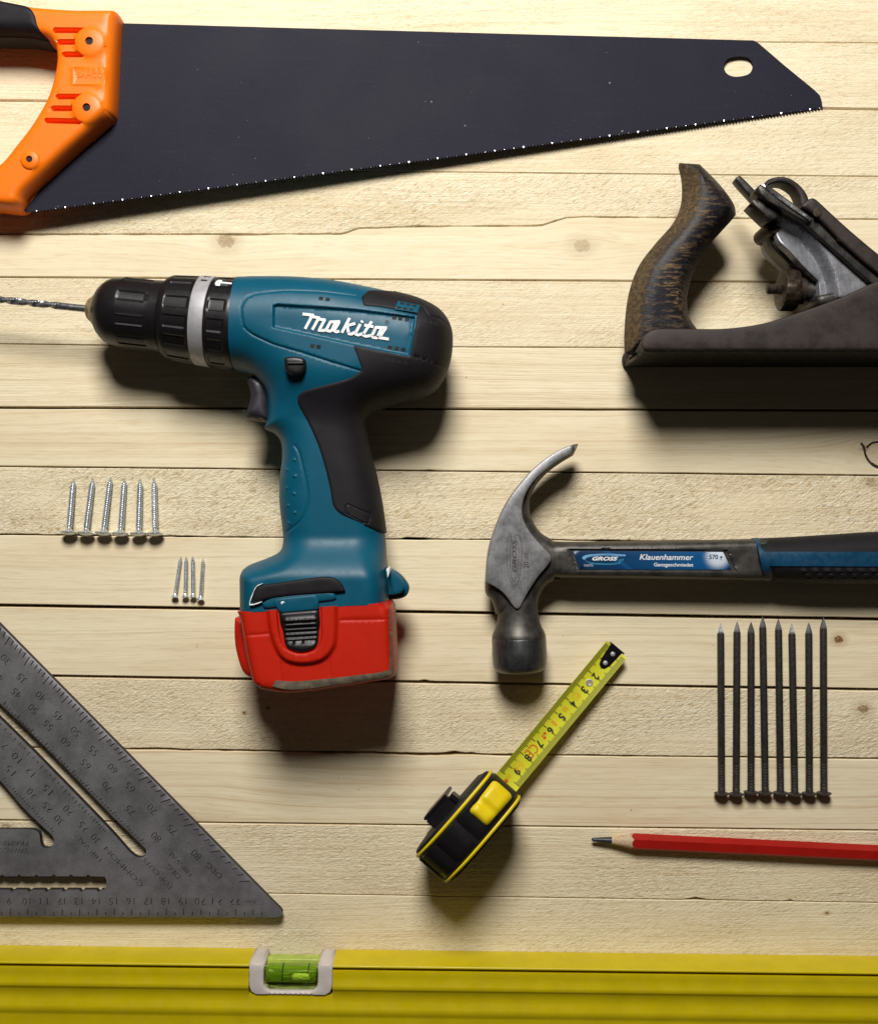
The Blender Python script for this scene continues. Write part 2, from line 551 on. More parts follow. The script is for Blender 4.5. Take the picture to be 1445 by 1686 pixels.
def alu():
    t = NT("cast_grey_alloy")
    f = t.noise(t.co, 60, 5, .65)
    c = t.mix(t.ramp(f, .3, .7), (0.15, 0.143, 0.150), (0.22, 0.213, 0.222))
    g = t.noise(t.scale(t.co, (1, 1, 1), (2, 5, 0)), 1200, 3, .7)
    c = t.mix(t.ramp(g, .56, .72, 0, .6), c, (.34, .335, .33))
    c = t.mix(t.ramp(g, .30, .42, .5, 0), c, (.06, .056, .06))
    s = t.noise(t.scale(t.co, (60, 900, 1), rot=.6), 1.0, 3, .7)
    c = t.mix(t.math('MULTIPLY', t.ramp(s, .66, .74, 0, .8), t.ramp(t.noise(t.co, 30, 2), .5, .62)), c, (.33, .32, .31))
    t.bump(t.math('ADD', g, t.math('MULTIPLY', f, 1.0)), .35, .0002)
    return t.out(c, t.ramp(f, .3, .7, .45, .6), 0.45, .5)
M['alu'] = alu()
M['aludirt'] = plain("engraved_groove", (0.030, 0.028, 0.030), 0.7, 0.2, bump=0)

def forged(name, a, b, rough, brushed=0.0, rot=0.0, metal=.75):
    t = NT(name)
    f = t.noise(t.co, 140, 5, .65)
    c = t.mix(t.ramp(f, .3, .7), a, b)
    h = t.noise(t.co, 1300, 3, .7)
    c = t.mix(t.ramp(h, .58, .75, 0, .35), c, tuple(min(1, v * 2.1) for v in b))
    if brushed:
        s = t.noise(t.scale(t.co, (2200, 90, 1), rot=rot), 1.0, 3, .6)
        c = t.mix(t.ramp(s, .35, .7, 0, brushed), c, tuple(min(1, v * 1.9) for v in b))
        h = t.math('ADD', h, t.math('MULTIPLY', s, 1.2))
    t.bump(h, .35, .00022)
    return t.out(c, t.ramp(f, .3, .7, rough - .07, rough + .07), metal, .5)
M['forge'] = forged("forged_grey_steel", (.065, .060, .054), (.115, .107, .098), .47)
M['cheek'] = forged("ground_grey_steel", (.22, .22, .225), (.30, .30, .305), .50, .2, 1.45)
M['bell'] = forged("polished_dark_steel", (.060, .060, .062), (.12, .12, .125), .36, .5, 0.0, .85)
M['iron'] = forged("rusty_brown_iron", (.021, .0145, .0125), (.041, .028, .024), .60, 0, 0, .25)
M['iron2'] = forged("dark_tool_steel", (.030, .028, .026), (.070, .064, .058), .42, .25, .7, .7)
M['frog'] = forged("worn_bright_steel", (.15, .15, .165), (.26, .26, .28), .36, .2, .7, .3)

def totemat():
    t = NT("worn_lacquered_wood")
    x, y, z = t.sep(t.co)
    st = t.noise(t.vec(t.math('MULTIPLY', x, 130.0), t.math('MULTIPLY', y, 620.0), t.math('MULTIPLY', z, 200.0)), 1.0, 4, .65, .3)
    fine = t.noise(t.vec(t.math('MULTIPLY', x, 500.0), t.math('MULTIPLY', y, 500.0), t.math('MULTIPLY', z, 500.0)), 1.0, 4, .7)
    big = t.noise(t.co, 45, 3)
    brown = t.mix(t.ramp(fine, .3, .7), (0.050, 0.033, 0.017), (0.17, 0.112, 0.056))
    m = t.math('ADD', t.math('MULTIPLY', t.ramp(st, .49, .58), t.ramp(big, .34, .60, .25, 1.0)), t.math('MULTIPLY', t.ramp(fine, .62, .74), .6), clamp=True)
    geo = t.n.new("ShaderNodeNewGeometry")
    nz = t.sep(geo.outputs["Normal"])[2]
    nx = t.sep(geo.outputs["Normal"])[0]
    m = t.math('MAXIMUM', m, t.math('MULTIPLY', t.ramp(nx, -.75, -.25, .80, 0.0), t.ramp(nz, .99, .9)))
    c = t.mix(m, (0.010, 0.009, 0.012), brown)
    t.bump(t.math('ADD', st, fine), .5, .0003)
    return t.out(c, t.ramp(m, 0, 1, .45, .65), 0.0, .22)
M['tote'] = totemat()

def tapemat():
    t = NT("yellow_tape_enamel")
    c = t.mix(t.ramp(t.noise(t.co, 90, 3), .3, .7), (.62, .62, .025), (.70, .68, .035))
    return t.out(c, .38, 0.0, .5)
M['tape'] = tapemat()

def labelmat(cx, cy):
    t = NT("blue_printed_label")
    x, y, z = t.sep(t.co)
    dx = t.math('SUBTRACT', x, cx); dy = t.math('SUBTRACT', y, cy)
    r = t.math('SQRT', t.math('ADD', t.math('POWER', dx, 2.0), t.math('POWER', dy, 2.0)))
    ang = t.math('ARCTAN2', dy, dx)
    ray = t.math('MULTIPLY', t.math('SINE', t.math('MULTIPLY', ang, 40.0)), .0012)
    f = t.ramp(t.math('ADD', r, ray), .0035, .0085, 1.0, 0.0)
    band = t.ramp(t.math('ABSOLUTE', t.math('ADD', t.math('SUBTRACT', x, cx - .058), t.math('MULTIPLY', dy, 1.3))), 0, .003, .5, 0)
    base = t.mix(t.ramp(x, cx - .08, cx, 0, 1), (0.004, 0.030, 0.085), (0.004, 0.085, 0.24))
    base = t.mix(band, base, (0.01, 0.11, 0.32))
    return t.out(t.mix(f, base, (.62, .68, .76)), .33, 0.0, .5)

# ------------------------------------------------------------------ the boards
K = {  # boundaries between boards: polyline of photo points, joint width in mm
 0: ([(-420, -62), (1900, -40)], .4),
 1: ([(-420, 54), (1900, 74)], .12),
 2: ([(-420, 161), (0, 165), (1353, 178), (1900, 188)], .85),
 3: ([(-420, 271), (1900, 295)], .06),
 4: ([(-420, 384), (0, 385), (300, 386), (566, 385), (588, 376), (700, 372.5), (890, 372), (930, 359), (960, 357), (1445, 361), (1900, 366)], .08),
 5: ([(-420, 455), (0, 456), (1445, 465), (1900, 468)], .62),
 6: ([(-420, 564), (0, 566), (200, 569), (1445, 574), (1900, 576)], .22),
 7: ([(-420, 669), (0, 671), (1445, 675.5), (1900, 677)], 1.15),
 8: ([(-420, 765), (0, 768), (1445, 783), (1900, 788)], .6),
 9: ([(-420, 878), (0, 880), (640, 887.5), (1240, 892), (1900, 899)], .25),
 10: ([(-420, 990), (0, 997), (1445, 1020), (1900, 1027)], 1.75),
 11: ([(-420, 1107), (0, 1112), (1445, 1136), (1900, 1143)], 1.4),
 12: ([(-420, 1224), (0, 1230), (740, 1242), (1445, 1250), (1900, 1255)], .62),
 13: ([(-420, 1345), (0, 1351), (1445, 1368), (1900, 1374)], .72),
 14: ([(-420, 1460), (0, 1465), (1445, 1487), (1900, 1492)], .30),
 15: ([(-420, 1575), (1900, 1605)], .5),
 16: ([(-420, 1692), (1900, 1722)], .6),
 17: ([(-420, 1810), (1900, 1840)], .6),
}
KN = {  # seed, rough, tone, line, slant, pink, knots
 0: (1.3, .55, -.1, .35, .1, 0, ()),
 1: (2.9, .60, -.1, .30, .0, 0, ()),
 2: (4.1, .60, -.05, .3, .3, 0, ()),
 3: (5.7, .95, 0, .3, .45, .05, ((997, 251, 3, 1.0), (1345, 262, 9, .15))),
 4: (7.2, .0, .0, .35, 0, 0, ((372, 397, 11, .60), (958, 404, 11, .45), (1000, 250, 3, .8))),
 5: (8.8, .75, .1, .45, .5, .05, ()),
 6: (9.4, .10, .15, .65, 0, 0, ()),
 7: (11.1, .0, .05, .75, 0, .05, ((1447, 748, 20, .20), (1424, 738, 5, .6))),
 8: (12.6, 1.25, .0, .4, .55, .0, ((1433, 795, 7, .5),)),
 9: (13.8, .0, -.05, .6, 0, .05, ()),
 10: (15.5, .0, .0, .6, 0, .05, ((1380, 1053, 6, 1.0), )),
 11: (16.9, 1.0, .15, .4, .45, .08, ((1421, 1168, 7, .8), (402, 1174, 2, 1.0), (441, 1166, 2, .9))),
 12: (18.3, .0, .1, 1.0, 0, .12, ((292, 1352, 26, .16),)),
 13: (19.9, .80, .15, .6, .15, .1, ((10, 1362, 6, .6),)),
 14: (21.2, .75, .1, .4, .4, .08, ((1361, 1504, 2, .9),)),
 15: (22.7, .4, .1, .5, 0, 0, ()),
 16: (24.1, .4, .1, .5, 0, 0, ()),
}
table = bpy.data.objects.new("board_surface", None)
COL.objects.link(table)
table['kind'] = 'structure'
table['label'] = "surface of pale softwood boards laid edge to edge"
xs = np.concatenate([np.linspace(-420, 0, 12)[:-1], np.linspace(0, 1445, 150), np.linspace(1445, 1900, 12)[1:]])
def edge_y(i, side):
    pts, gap = K[i]
    y = np.interp(xs, [p[0] for p in pts], [p[1] for p in pts])
    r = np.random.default_rng(i * 7 + (1 if side > 0 else 2))
    n = np.convolve(r.normal(0, 1, len(xs) + 6), np.ones(7) / 7, 'valid')[:len(xs)]
    n = n - np.interp(xs, xs[::30], n[::30])
    rough_edge = .35 + (1.2 if i in (4, 9, 12) else 0)
    return y + side * (gap / 2 / .35) + side * np.abs(n) * rough_edge
def board(i):
    yt = edge_y(i, +1); yb = edge_y(i + 1, -1)
    for px_, w_, d_ in NICKS.get(i, ()):
        yb = yb - d_ * np.exp(-((xs - px_) / w_) ** 2)
    b = .35 / .35
    hz = (((i * 37) % 11) / 11 - .5) * 0.0003
    T = .018
    V, F = [], []
    for x, a, c in zip(xs, yt, yb):
        for (y, z) in ((a, -T), (a, hz - .0006), (a + b * 1.3, hz), (c - b * 1.3, hz), (c, hz - .0006), (c, -T)):
            w = W(x, y); V.append((w[0], w[1], z))
    n = 6
    for k in range(len(xs) - 1):
        for j in range(n):
            jj = (j + 1) % n
            F.append((k * n + j, k * n + jj, (k + 1) * n + jj, (k + 1) * n + j))
    F.append(tuple(range(n))); F.append(tuple(range((len(xs) - 1) * n, len(xs) * n))[::-1])
    seed, ro, tone, line, sl, pk, kn = KN[i]
    m = wood("pine_board_%d" % i, seed, ro, tone, kn, line, sl, pk)
    o = mesh_from("plank", V, F, m, table, 30)
    bm = bmesh.new(); bm.from_mesh(o.data)
    bmesh.ops.recalc_face_normals(bm, faces=bm.faces); bm.to_mesh(o.data); bm.free()
NICKS = {13: ((1145, 12, 4), (1297, 3, 4)), 11: ((748, 14, 4), (772, 5, 3)), 3: ((690, 10, 2), (1150, 25, 1)),
         4: ((420, 25, 2), (238, 3, 3)), 7: ((383, 3, 2), (705, 6, 1)), 8: ((690, 22, 2), (672, 4, 3)), 10: ((700, 6, 2),)}
for i in range(0, 17):
    board(i)
# dark ring of the bark-edged knot at the right, and the bearer under the joints
KNOTRING = plain("knot_bark", (0.035, 0.018, 0.010), .8, var=.4, vs=900)
slab("knot_ring", [ribbon(curve([(1417, 729, 1), (1422, 737), (1425, 750), (1433, 762), (1447, 769), (1463, 765), (1470, 748), (1462, 733), (1449, 728), (1436, 729), (1426, 737, 1)], 5, False), [2.0] + [3.6] * 15 + [5.0] * 10 + [3.2] * 24 + [2.0])],
     -.001, .00022, .00005, KNOTRING, table, .002)
sub = [W(-415, -55), W(1895, -35), W(1895, 1835), W(-415, 1805)]
mesh_from("bearer", [(p[0], p[1], -.0185) for p in sub] + [(p[0], p[1], -.03) for p in sub],
          [(3, 2, 1, 0), (4, 5, 6, 7), (0, 1, 5, 4), (1, 2, 6, 5), (2, 3, 7, 6), (3, 0, 4, 7)],
          plain("bearer_wood", (.05, .035, .02), .9), table, None)

# ------------------------------------------------------------------ hand saw
def saw():
    t = thing("hand_saw", "handsaw with orange plastic handle and long dark coated steel blade", "saw", (*W(700, 190), 0))
    sz = lambda px: .0135 + (.0011 - .0135) * (px - 45) / (1350 - 45)
    def Wb(px, py): return W(px, py, sz(px))
    top = [(120, 34), (200, 38), (500, 46.5), (800, 54.5), (1100, 62.5), (1240, 66.5), (1247, 70), (1290, 107), (1340, 148), (1349, 157), (1352, 166), (1353.5, 177)]
    bite = []
    x0, y0, x1, y1 = 1353.5, 179.5, 46.0, 351.5
    n = 250
    for i in range(n):
        a = i / n; b = (i + .62) / n
        bite.append((x0 + (x1 - x0) * a, y0 + (y1 - y0) * a))
        bite.append((x0 + (x1 - x0) * b - .4, y0 + (y1 - y0) * b - 3.6))
    rest = [(44, 351), (40, 346), (100, 270), (130, 150)]
    loop = np.array([Wb(*p) for p in top + bite + rest])
    hole = np.array([Wb(*p) for p in curve([(1208, 93.5), (1222, 93), (1234, 97), (1239, 108), (1234, 120), (1222, 125), (1208, 126), (1196, 121), (1191, 110), (1196, 98)], 4)])
    def zb(P):
        px = P[:, 0] / S + CX
        for _ in range(3):
            z = sz(px); px = P[:, 0] / (S * (H - z) / H) + CX
        return sz(px)
    def tp(P, d): return zb(P) + .00045 - .00012 * (1 - circ(d / .0002))
    puff("blade", [loop, hole], tp, lambda P, d: zb(P) - .00045, M['saw'], t, .012, angle=20)
    # glint facets added along the edge, aimed between lamp and camera, every ninth broad
    V, F = [], []
    r = random.Random(3)
    for i in range(0, n):
        big = i % 9 == 4
        mid = i % 3 == 1
        if not (big or mid): continue
        a = (i + .1) / n
        px, py = x0 + (x1 - x0) * a, y0 + (y1 - y0) * a
        z = sz(px)
        w = (r.uniform(2.0, 3.2) if big else r.uniform(.6, 1.5)) * S
        c = np.array((*W(px, py - 1.9, z), z + .0008))
        to_l = np.array((-.06, .70, .80)) - c; to_l /= np.linalg.norm(to_l)
        up_ = np.array((0, 0, H)) - c; up_ /= np.linalg.norm(up_)
        n_ = to_l + up_ + np.array((r.uniform(-.12, .12), r.uniform(-.12, .12), 0)) * (1 if big else 3.5); n_ /= np.linalg.norm(n_)
        e1 = np.cross(n_, (0, 1, 0)); e1 /= np.linalg.norm(e1); e2 = np.cross(e1, n_)
        k0 = len(V)
        V += [tuple(c + e1 * w * .5 + e2 * w * .42), tuple(c - e1 * w * .5 + e2 * w * .42), tuple(c - e2 * w * .62), (c[0], c[1], z - .0002)]
        F += [(k0, k0 + 1, k0 + 2), (k0, k0 + 2, k0 + 3), (k0 + 1, k0 + 3, k0 + 2), (k0, k0 + 3, k0 + 1)]
    o = mesh_from("glint_facets", V, F, plain("glint_facet_steel", (.42, .43, .48), .36, .8, bump=0), t, None)
    o['kind'] = 'stuff'
    # handle
    ZC, T, w = .0135, .0130, .0050
    outer = curve([(0, 8), (60, 21), (100, 25), (140, 27), (192, 27), (199, 29), (202, 37), (200, 60), (197, 120), (194, 186), (190, 199), (182, 208), (130, 253), (85, 295), (52, 327), (44, 343), (30, 350), (0, 347), (-70, 338), (-150, 300), (-205, 220), (-222, 110), (-200, 30), (-140, -6), (-70, -8)], 5)
    inner = curve([(0, 69), (50, 70), (78, 74), (92, 80), (101, 98), (99, 128), (88, 168), (66, 208), (40, 243), (5, 282), (-40, 290), (-100, 262), (-140, 190), (-138, 110), (-100, 74), (-50, 69)], 5)
    OL, IL = WA(outer, ZC), WA(inner, ZC)
    zt = ZC + T
    slots = [((91, 49), (138, 49.5)), ((98, 68.5), (124, 68.5)), ((107, 89), (134, 89)), ((96, 158.5), (134, 158.5)), ((88, 178), (120, 178)), ((77, 198), (130, 199.5))]
    bosses = [(148.5, 69, 24), (144, 178, 24), (50, 263, 15.5)]
    def feat(P):
        h = np.zeros(len(P))
        for a, b in slots:
            d = line_dist(P, WA([a, b], zt)) / S
            h -= .0036 * (1 - ss(d, 2.6, 4.6))
        for bx, by, r_ in bosses:
            c = np.array(W(bx, by, zt)); d = np.hypot(*(P - c).T) / S
            h = np.where(d < r_, np.maximum(h, 0) + .0016 * np.sqrt(np.maximum(0, 1 - (d / r_) ** 2)) + .0003, h)
            h = np.where(d < 4.9, h - .006, h)
        R = WA([(119.5, 110.5), (174, 111.5), (173, 139.5), (119.5, 138.5), (119.5, 110.5)], zt)
        h += .00035 * (1 - ss(line_dist(P, R) / S, .4, 1.1))
        return h
    dp = []
    for a, b in slots:
        A = np.array(a); B = np.array(b)
        for tt in np.linspace(-.12, 1.12, 60):
            for o_ in (-5.0, -4.3, -3.5, -2.7, -1.6, 0, 1.6, 2.7, 3.5, 4.3, 5.0):
                p = A + (B - A) * tt; dp.append((p[0], p[1] + o_))
    for bx, by, r_ in bosses:
        for rr in list(np.linspace(0, r_ + 1, 16)) + [4.2, 4.6]:
            for k in range(32):
                a = k * math.pi / 16 + rr
                dp.append((bx + rr * math.cos(a), by + rr * math.sin(a)))
    for yy in (110.5, 139):
        for x in np.linspace(118, 176, 60):
            for o_ in (-.9, 0, .9): dp.append((x, yy + o_))
    for xx in (119.5, 173.5):
        for y in np.linspace(110, 139, 30):
            for o_ in (-.9, 0, .9): dp.append((xx + o_, y))
    dense = WA(dp, zt)
    def tpf(P, d): return ZC + T * circ(d / w, 2.4) * .999 + feat(P) * ss(d, 0, .0012)
    puff("handle", [OL, IL], tpf, lambda P, d: ZC - .001 - (T - .001) * circ(d / w, 2.4), M['orange'], t, .0028, rings=(.0002, .0008, .0018, .003, .0046), dense=dense, angle=50)
    for bx, by, r_ in bosses:
        c = W(bx, by, zt)
        lathe("rivet", [(0, .00185), (.0046, .00185)], (c[0], c[1], zt - .0038), (0, 0, 1), M['hole'], t, 20)  # black plug, painting the shade inside the boss hole
    # black soft grip, one sheath over the top bar
    gl = curve([(-160, 8), (-60, 6), (0, 15.5), (30, 20), (52, 24), (64, 31), (72, 43), (76, 58), (82, 70), (88, 77.5), (76, 75.5), (50, 71.5), (0, 70.5), (-60, 70.5), (-120, 85), (-175, 60)], 5)
    G = WA(gl, ZC)
    hl = [OL, IL]
    def gtp(P, d):
        dd = np.maximum(sdist(P, hl), 0)
        return ZC + (T + .0010) * circ((dd + .0009) / (w + .0012), 2.2) - .0009 * (1 - ss(d, 0, .0010))
    puff("soft_grip", [G], gtp, lambda P, d: 2 * ZC - gtp(P, d), M['rubber'], t, .003, rings=(.0004, .0012, .0025), angle=50)
    zf = lambda P: tpf(P, np.maximum(sdist(P, hl), 0))
    text("maker_mark", "BAHCO", (127, 127), (169, 128), 9.5, zt, M['orange'], t, .0003, bold=.01, zfn=zf)
    return t
saw()

# ------------------------------------------------------------------ cordless drill
def drill():
    t = thing("cordless_drill", "teal and black cordless drill with red battery pack lying on its side", "drill", (*W(530, 800), 0))
    ZM = .032
    k = S * (H - ZM) / H
    hous = curve([(396, 458, 1), (440, 457), (490, 458), (545, 463), (600, 473), (650, 484), (690, 495), (722, 512), (739, 535), (743, 562), (738, 600), (722, 633), (700, 650), (660, 662), (625, 672), (604, 684), (600, 702), (607, 742), (618, 785), (627, 830), (634, 880), (637, 930), (643, 1002, 1), (560, 1006), (403, 1016, 1), (401, 965), (402, 942), (412, 930), (440, 919), (461, 908), (467, 893), (465, 865), (461, 830), (461, 790), (465, 755), (463, 728), (452, 714), (437, 706), (441, 690), (440, 655), (428, 632), (410, 616), (388, 610, 1)], 5)
    HL = WA(hous, ZM)
    ext = [p for p in hous if True]
    dl = [(260, 455)] + [p for p in hous[1:-1] if not (395 < p[0] < 642 and p[1] > 983)]
    # silhouette used for the cross-section: front and foot left open
    i_f = next(i for i, p in enumerate(dl) if p[1] > 960)
    dl = dl[:i_f] + [(641, 960), (643, 1100), (402, 1100)] + [p for p in dl[i_f:] if p[1] < 960 and p[0] < 600]
    dl = dl + [(260, 600)]
    DL = WA(dl, ZM)
    panel = WA([(449, 503), (456, 500), (586, 509), (684, 520.5), (680, 552), (674, 587), (640, 581), (579, 569), (449, 540)], ZM + .026)
    seam1 = WA(curve([(404, 540), (400, 520), (401, 503), (408, 492), (424, 485), (470, 480), (530, 482), (585, 488)], 5, False), ZM + .022)
    seam2 = WA(curve([(404, 540), (416, 551), (440, 563), (457, 570), (501, 583), (550, 599), (594, 612)], 5, False), ZM + .022)
    seam3 = WA(curve([(486, 734), (493, 745), (501, 775), (508, 812), (506, 838), (495, 859), (468, 878)], 5, False), ZM + .014)
    inner_blk = WA([(404, 540), (400, 520), (401, 503), (408, 492), (424, 485), (470, 480), (530, 482), (585, 488), (680, 520), (674, 587), (594, 612), (550, 599), (501, 583), (457, 570), (416, 551)], ZM + .022)
    dim = WA([(485, 757), (486, 784), (485, 813), (486, 844), (472, 773), (472, 803), (474, 832), (475, 861)], ZM + .014)
    def body(P, d, e=0.0):
        px, py = PXA(P, ZM)
        yb = np.interp(px, [400, 600, 740], [628, 668, 680])
        below = ss(py - yb, -45, 50)
        foot = ss(py, 880, 950)
        Tm = (.0262 + .0015 * ss(px, 400, 560)) * (1 - below) + .0185 * below
        wm = (.0270) * (1 - below) + .0190 * below
        Tm = Tm * (1 - foot) + .0305 * foot
        wm = wm * (1 - foot) + .012 * foot
        pw = 2.25 * (1 - foot) + 2.6 * foot
        u = np.clip((d + e) / wm, 0, 1)
        h = Tm * np.maximum(0, 1 - (1 - u) ** pw) ** (1 / pw)
        h = h - .006 * ss(py - np.interp(px, [402, 641], [1002, 987]), 0, 3)
        return h + e
    def feats(P, h):
        a = sdist(P, [inner_blk]); h = h + .0005 * ss(a, -.0004, .0006)
        a = sdist(P, [panel]); h = h - .0019 * ss(a, -.0002, .0012)
        for s_, wd, dp in ((seam1, .0009, .0003), (seam2, .0009, .0004), (seam3, .0010, .0005)):
            h = h - dp * (1 - ss(line_dist(P, s_), wd * .25, wd))
        for c in dim:
            r = np.hypot(P[:, 0] - c[0], P[:, 1] - c[1]); h = h + .0007 * (1 - ss(r, .0003, .0011))
        return h
    def top(P, d): return ZM + feats(P, body(P, d))
    dense = []
    for sm_ in (seam1, seam2, seam3): dense += list(along(sm_, (-.0009, -.0006, -.0003, 0, .0003, .0006, .0009), .00055, False))
    dense += list(along(WA([(404, 1003), (639, 988)], ZM), (-.0012, -.0006, 0, .0006), .0015, False))
    dense += list(along(panel, (-.0004, 0, .0004, .0008, .0013), .0009, True))
    for c in dim:
        for r in (0, .0005, .0010):
            for a in np.linspace(0, 2 * math.pi, 8, False): dense.append(c + r * np.array([math.cos(a + r), math.sin(a + r)]))
    hs = puff("housing", [HL], top, lambda P, d: ZM - body(P, d), M['blue'], t, .0013, rings=(.0001, .0005, .0013, .0026, .0042), dloops=[DL], dense=np.array(dense), angle=60)
    def Z(P): return top(P, np.maximum(sdist(P, [DL]), 0))
    # black soft overmould: rear cap, wedge and grip
    blk = curve([(598, 507, 1), (606, 496), (614, 489), (650, 486.5, 1), (652, 482), (691, 493), (724, 510), (741, 534), (745.5, 562), (740, 601), (724, 635), (701, 652.5), (661, 665), (627, 675), (607, 686), (603, 702), (610, 742), (621, 785), (630, 830), (636.5, 878, 1), (624, 873), (608, 866), (580, 855), (560, 846), (548, 832), (543, 805), (536, 775), (524, 735), (508, 698), (494, 672), (490, 659), (496, 648), (515, 641), (550, 633), (580, 624), (597, 612, 1), (589, 592), (581, 571, 1), (675, 590, 1), (682, 553), (687, 520, 1), (640, 511)], 5)
    BL = WA(blk, ZM + .012)
    sil = [(p[0], p[1]) for p in blk]
    BL = np.array([W(p[0], p[1], ZM if (p[0] > 600 and (p[1] < 505 or p[1] > 600 or p[0] > 700)) or (p[0] > 598 and p[1] > 660) else ZM + .020) for p in blk])
    def btop(P, e=.0007):
        d = sdist(P, [DL])
        return ZM + np.maximum(body(P, np.maximum(d + e, 0), 0), .0005) + e
    grooves = [WA(curve([(690, 497), (706, 520), (722, 523), (741, 533)], 5, False), ZM + .02), WA(curve([(683, 592), (710, 600), (736, 604)], 5, False), ZM + .015)]
    plate = WA([(568, 833), (572, 830), (608, 846), (606, 862), (600, 861), (570, 846)], ZM + .019)
    dn = []
    dn += list(along(plate, (-.0006, -.0003, 0, .0003, .0006), .0008, True))
    for g in grooves: dn += list(along(g, (-.0008, -.0004, 0, .0004, .0008), .0008, False))
    def bt(P, d):
        h = btop(P) - .0006 * (1 - ss(d, 0, .0007))
        for g in grooves: h = h - .0006 * (1 - ss(line_dist(P, g), .0002, .0008))
        h = h - .0005 * (1 - ss(loop_dist(P, [plate]), .0002, .0006))
        return h
    puff("rubber_overmould", [BL], bt, lambda P, d: 2 * ZM - btop(P), M['rubber'], t, .0016, rings=(.0003, .0008, .0018, .0035), dense=np.array(dn), angle=50)
    # raised panel plate edge, vents
    def patch(name, pxs, mat, e=.0001, zz=ZM + .024, f=None, th=.0004, par=t):
        f = f or Z
        return puff(name, [WA(pxs, zz)], lambda P, d: f(P) + e, lambda P, d: f(P) - th, mat, par, .0015, angle=40)
    def vent(x, y, w_=7, h_=6, sl=.12, f=None, m=None):
        patch("vent", [(x, y), (x + w_, y + w_ * sl), (x + w_ - 1, y + w_ * sl + h_), (x - 1, y + h_)], m or M['hole'], .00012, f=f)  # flat black patch painted for the shade inside a vent opening
    for x, y in ((526, 489), (537, 490.5), (513, 568), (523, 569.5), (646, 520), (656, 521.5), (667, 523), (639, 570), (650, 571.5), (661, 573)):
        vent(x, y)
    fb = lambda P: np.maximum(btop(P) , ZM)
    patch("vent_surround", [(655, 494), (691, 500), (687, 515), (650, 510)], M['blue'], .0004, f=fb)
    fv = lambda P: fb(P) + .0004
    for x, y in ((659, 496), (669, 497.5), (679, 499), (654, 504), (664, 505.5), (674, 507)): vent(x, y, 7, 4.2, .14, fv)
    for x, y in ((697, 526), (706, 527.5), (715, 529), (636, 591), (645, 592.5), (655, 594), (665, 596), (690, 588), (700, 590), (708, 592)): vent(x, y, 6, 6, .14, fb)
    # logo: strokes of the raised white script
    def stroke(pts, w_): return ribbon(np.array(pts, float), w_)
    o_ = np.array([490, 505]); q = 1 / 9.03
    def zz(*pts): return [(490 + x * q, 505 + y * q) for x, y in pts]
    strokes = [
        ((70, 102), (240, 122)), ((225, 108), (108, 326)), ((175, 135), (330, 165)), ((320, 150), (215, 340)), ((300, 180), (415, 195)),
        ((405, 185), (325, 330)), ((300, 345), (385, 352), (425, 335)), ((425, 335), (490, 215)), ((480, 222), (630, 218)), ((425, 318), (430, 350), (480, 362), (515, 342)),
        ((560, 232), (505, 350)), ((615, 228), (545, 345)), ((530, 345), (570, 372), (620, 362)), ((770, 165), (655, 385)), ((855, 245), (745, 275)), ((735, 280), (755, 385)),
        ((745, 395), (800, 405), (850, 375)), ((930, 255), (860, 385)), ((850, 400), (900, 418), (975, 395)), ((965, 205), (945, 232)), ((1100, 215), (975, 405)), ((990, 270), (1125, 295)),
        ((965, 415), (1015, 438), (1090, 425)), ((1165, 300), (1105, 425)), ((1150, 302), (1325, 312)), ((1105, 425), (1120, 455), (1175, 460), (1200, 440)), ((1245, 315), (1185, 450)), ((1310, 312), (1225, 440)),
        ((1205, 455), (1355, 480))]
    V, F = [], []
    for st in strokes:
        n = 6 * (len(st) - 1)
        tt = np.linspace(0, len(st) - 1, n + 1)
        L = np.array([(np.interp(a, range(len(st)), [p[0] for p in st]), np.interp(a, range(len(st)), [p[1] for p in st])) for a in tt])
        R = ribbon(L, 43)
        P = WA([(490 + a * q, 505 + b * q) for a, b in R], ZM + .027)
        z_ = Z(P)
        m = len(L); k0 = len(V)
        for i in range(2 * m): V.append((P[i, 0], P[i, 1], z_[i] + .0006))
        for i in range(2 * m): V.append((P[i, 0], P[i, 1], z_[i] - .0004))
        for i in range(m - 1):
            F.append((k0 + i, k0 + i + 1, k0 + 2 * m - 2 - i, k0 + 2 * m - 1 - i))
        for i in range(2 * m):
            j = (i + 1) % (2 * m)
            F.append((k0 + i, k0 + i + 2 * m, k0 + j + 2 * m, k0 + j))
    lg = mesh_from("logo", V, F, M['white'], t, None)
    text("trademark", "®", (633, 533.5), (640, 534.5), 7, ZM + .026, M['hole'], t, .0001, zfn=Z)
    # chuck and collars on the spindle axis
    za = .0275
    A = Vector((*W(145, 508.5, za), za)); B = Vector((*W(395.5, 535, .0295), .0295))
    ax = (B - A).normalized(); kk = S * (H - za) / H
    def ln(name, prof, mat, mod=None, seg=96, ang=30):
        return lathe(name, [(a * kk, r * kk) for a, r in prof], A, ax, mat, t, seg, mod, ang)
    ln("chuck_jaws", [(-1, 7), (0, 15), (3, 18.5), (6, 19.5), (6.5, 21), (9, 22.5), (9.5, 24), (14, 27), (18, 28)], M['brass'])
    def cm(tt, th):
        x = tt / kk
        if 62 < x < 112:
            a = (th * 9 / (2 * math.pi)) % 1
            return (-1.0 if .34 < a < .66 else (.6 if .26 < a < .34 or .66 < a < .74 else 0)) * kk * min(1, (x - 62) / 4, (112 - x) / 4)
        return 0
    ln("chuck", [(14, 25), (14.5, 29), (17, 34), (21, 40), (27, 46), (34, 51.5), (44, 55), (58, 57)] + [(x, 58) for x in range(62, 113, 2)] + [(120, 58.5), (129, 59.5), (131, 58), (132, 40)], M['blackp'], cm, 180, 24)
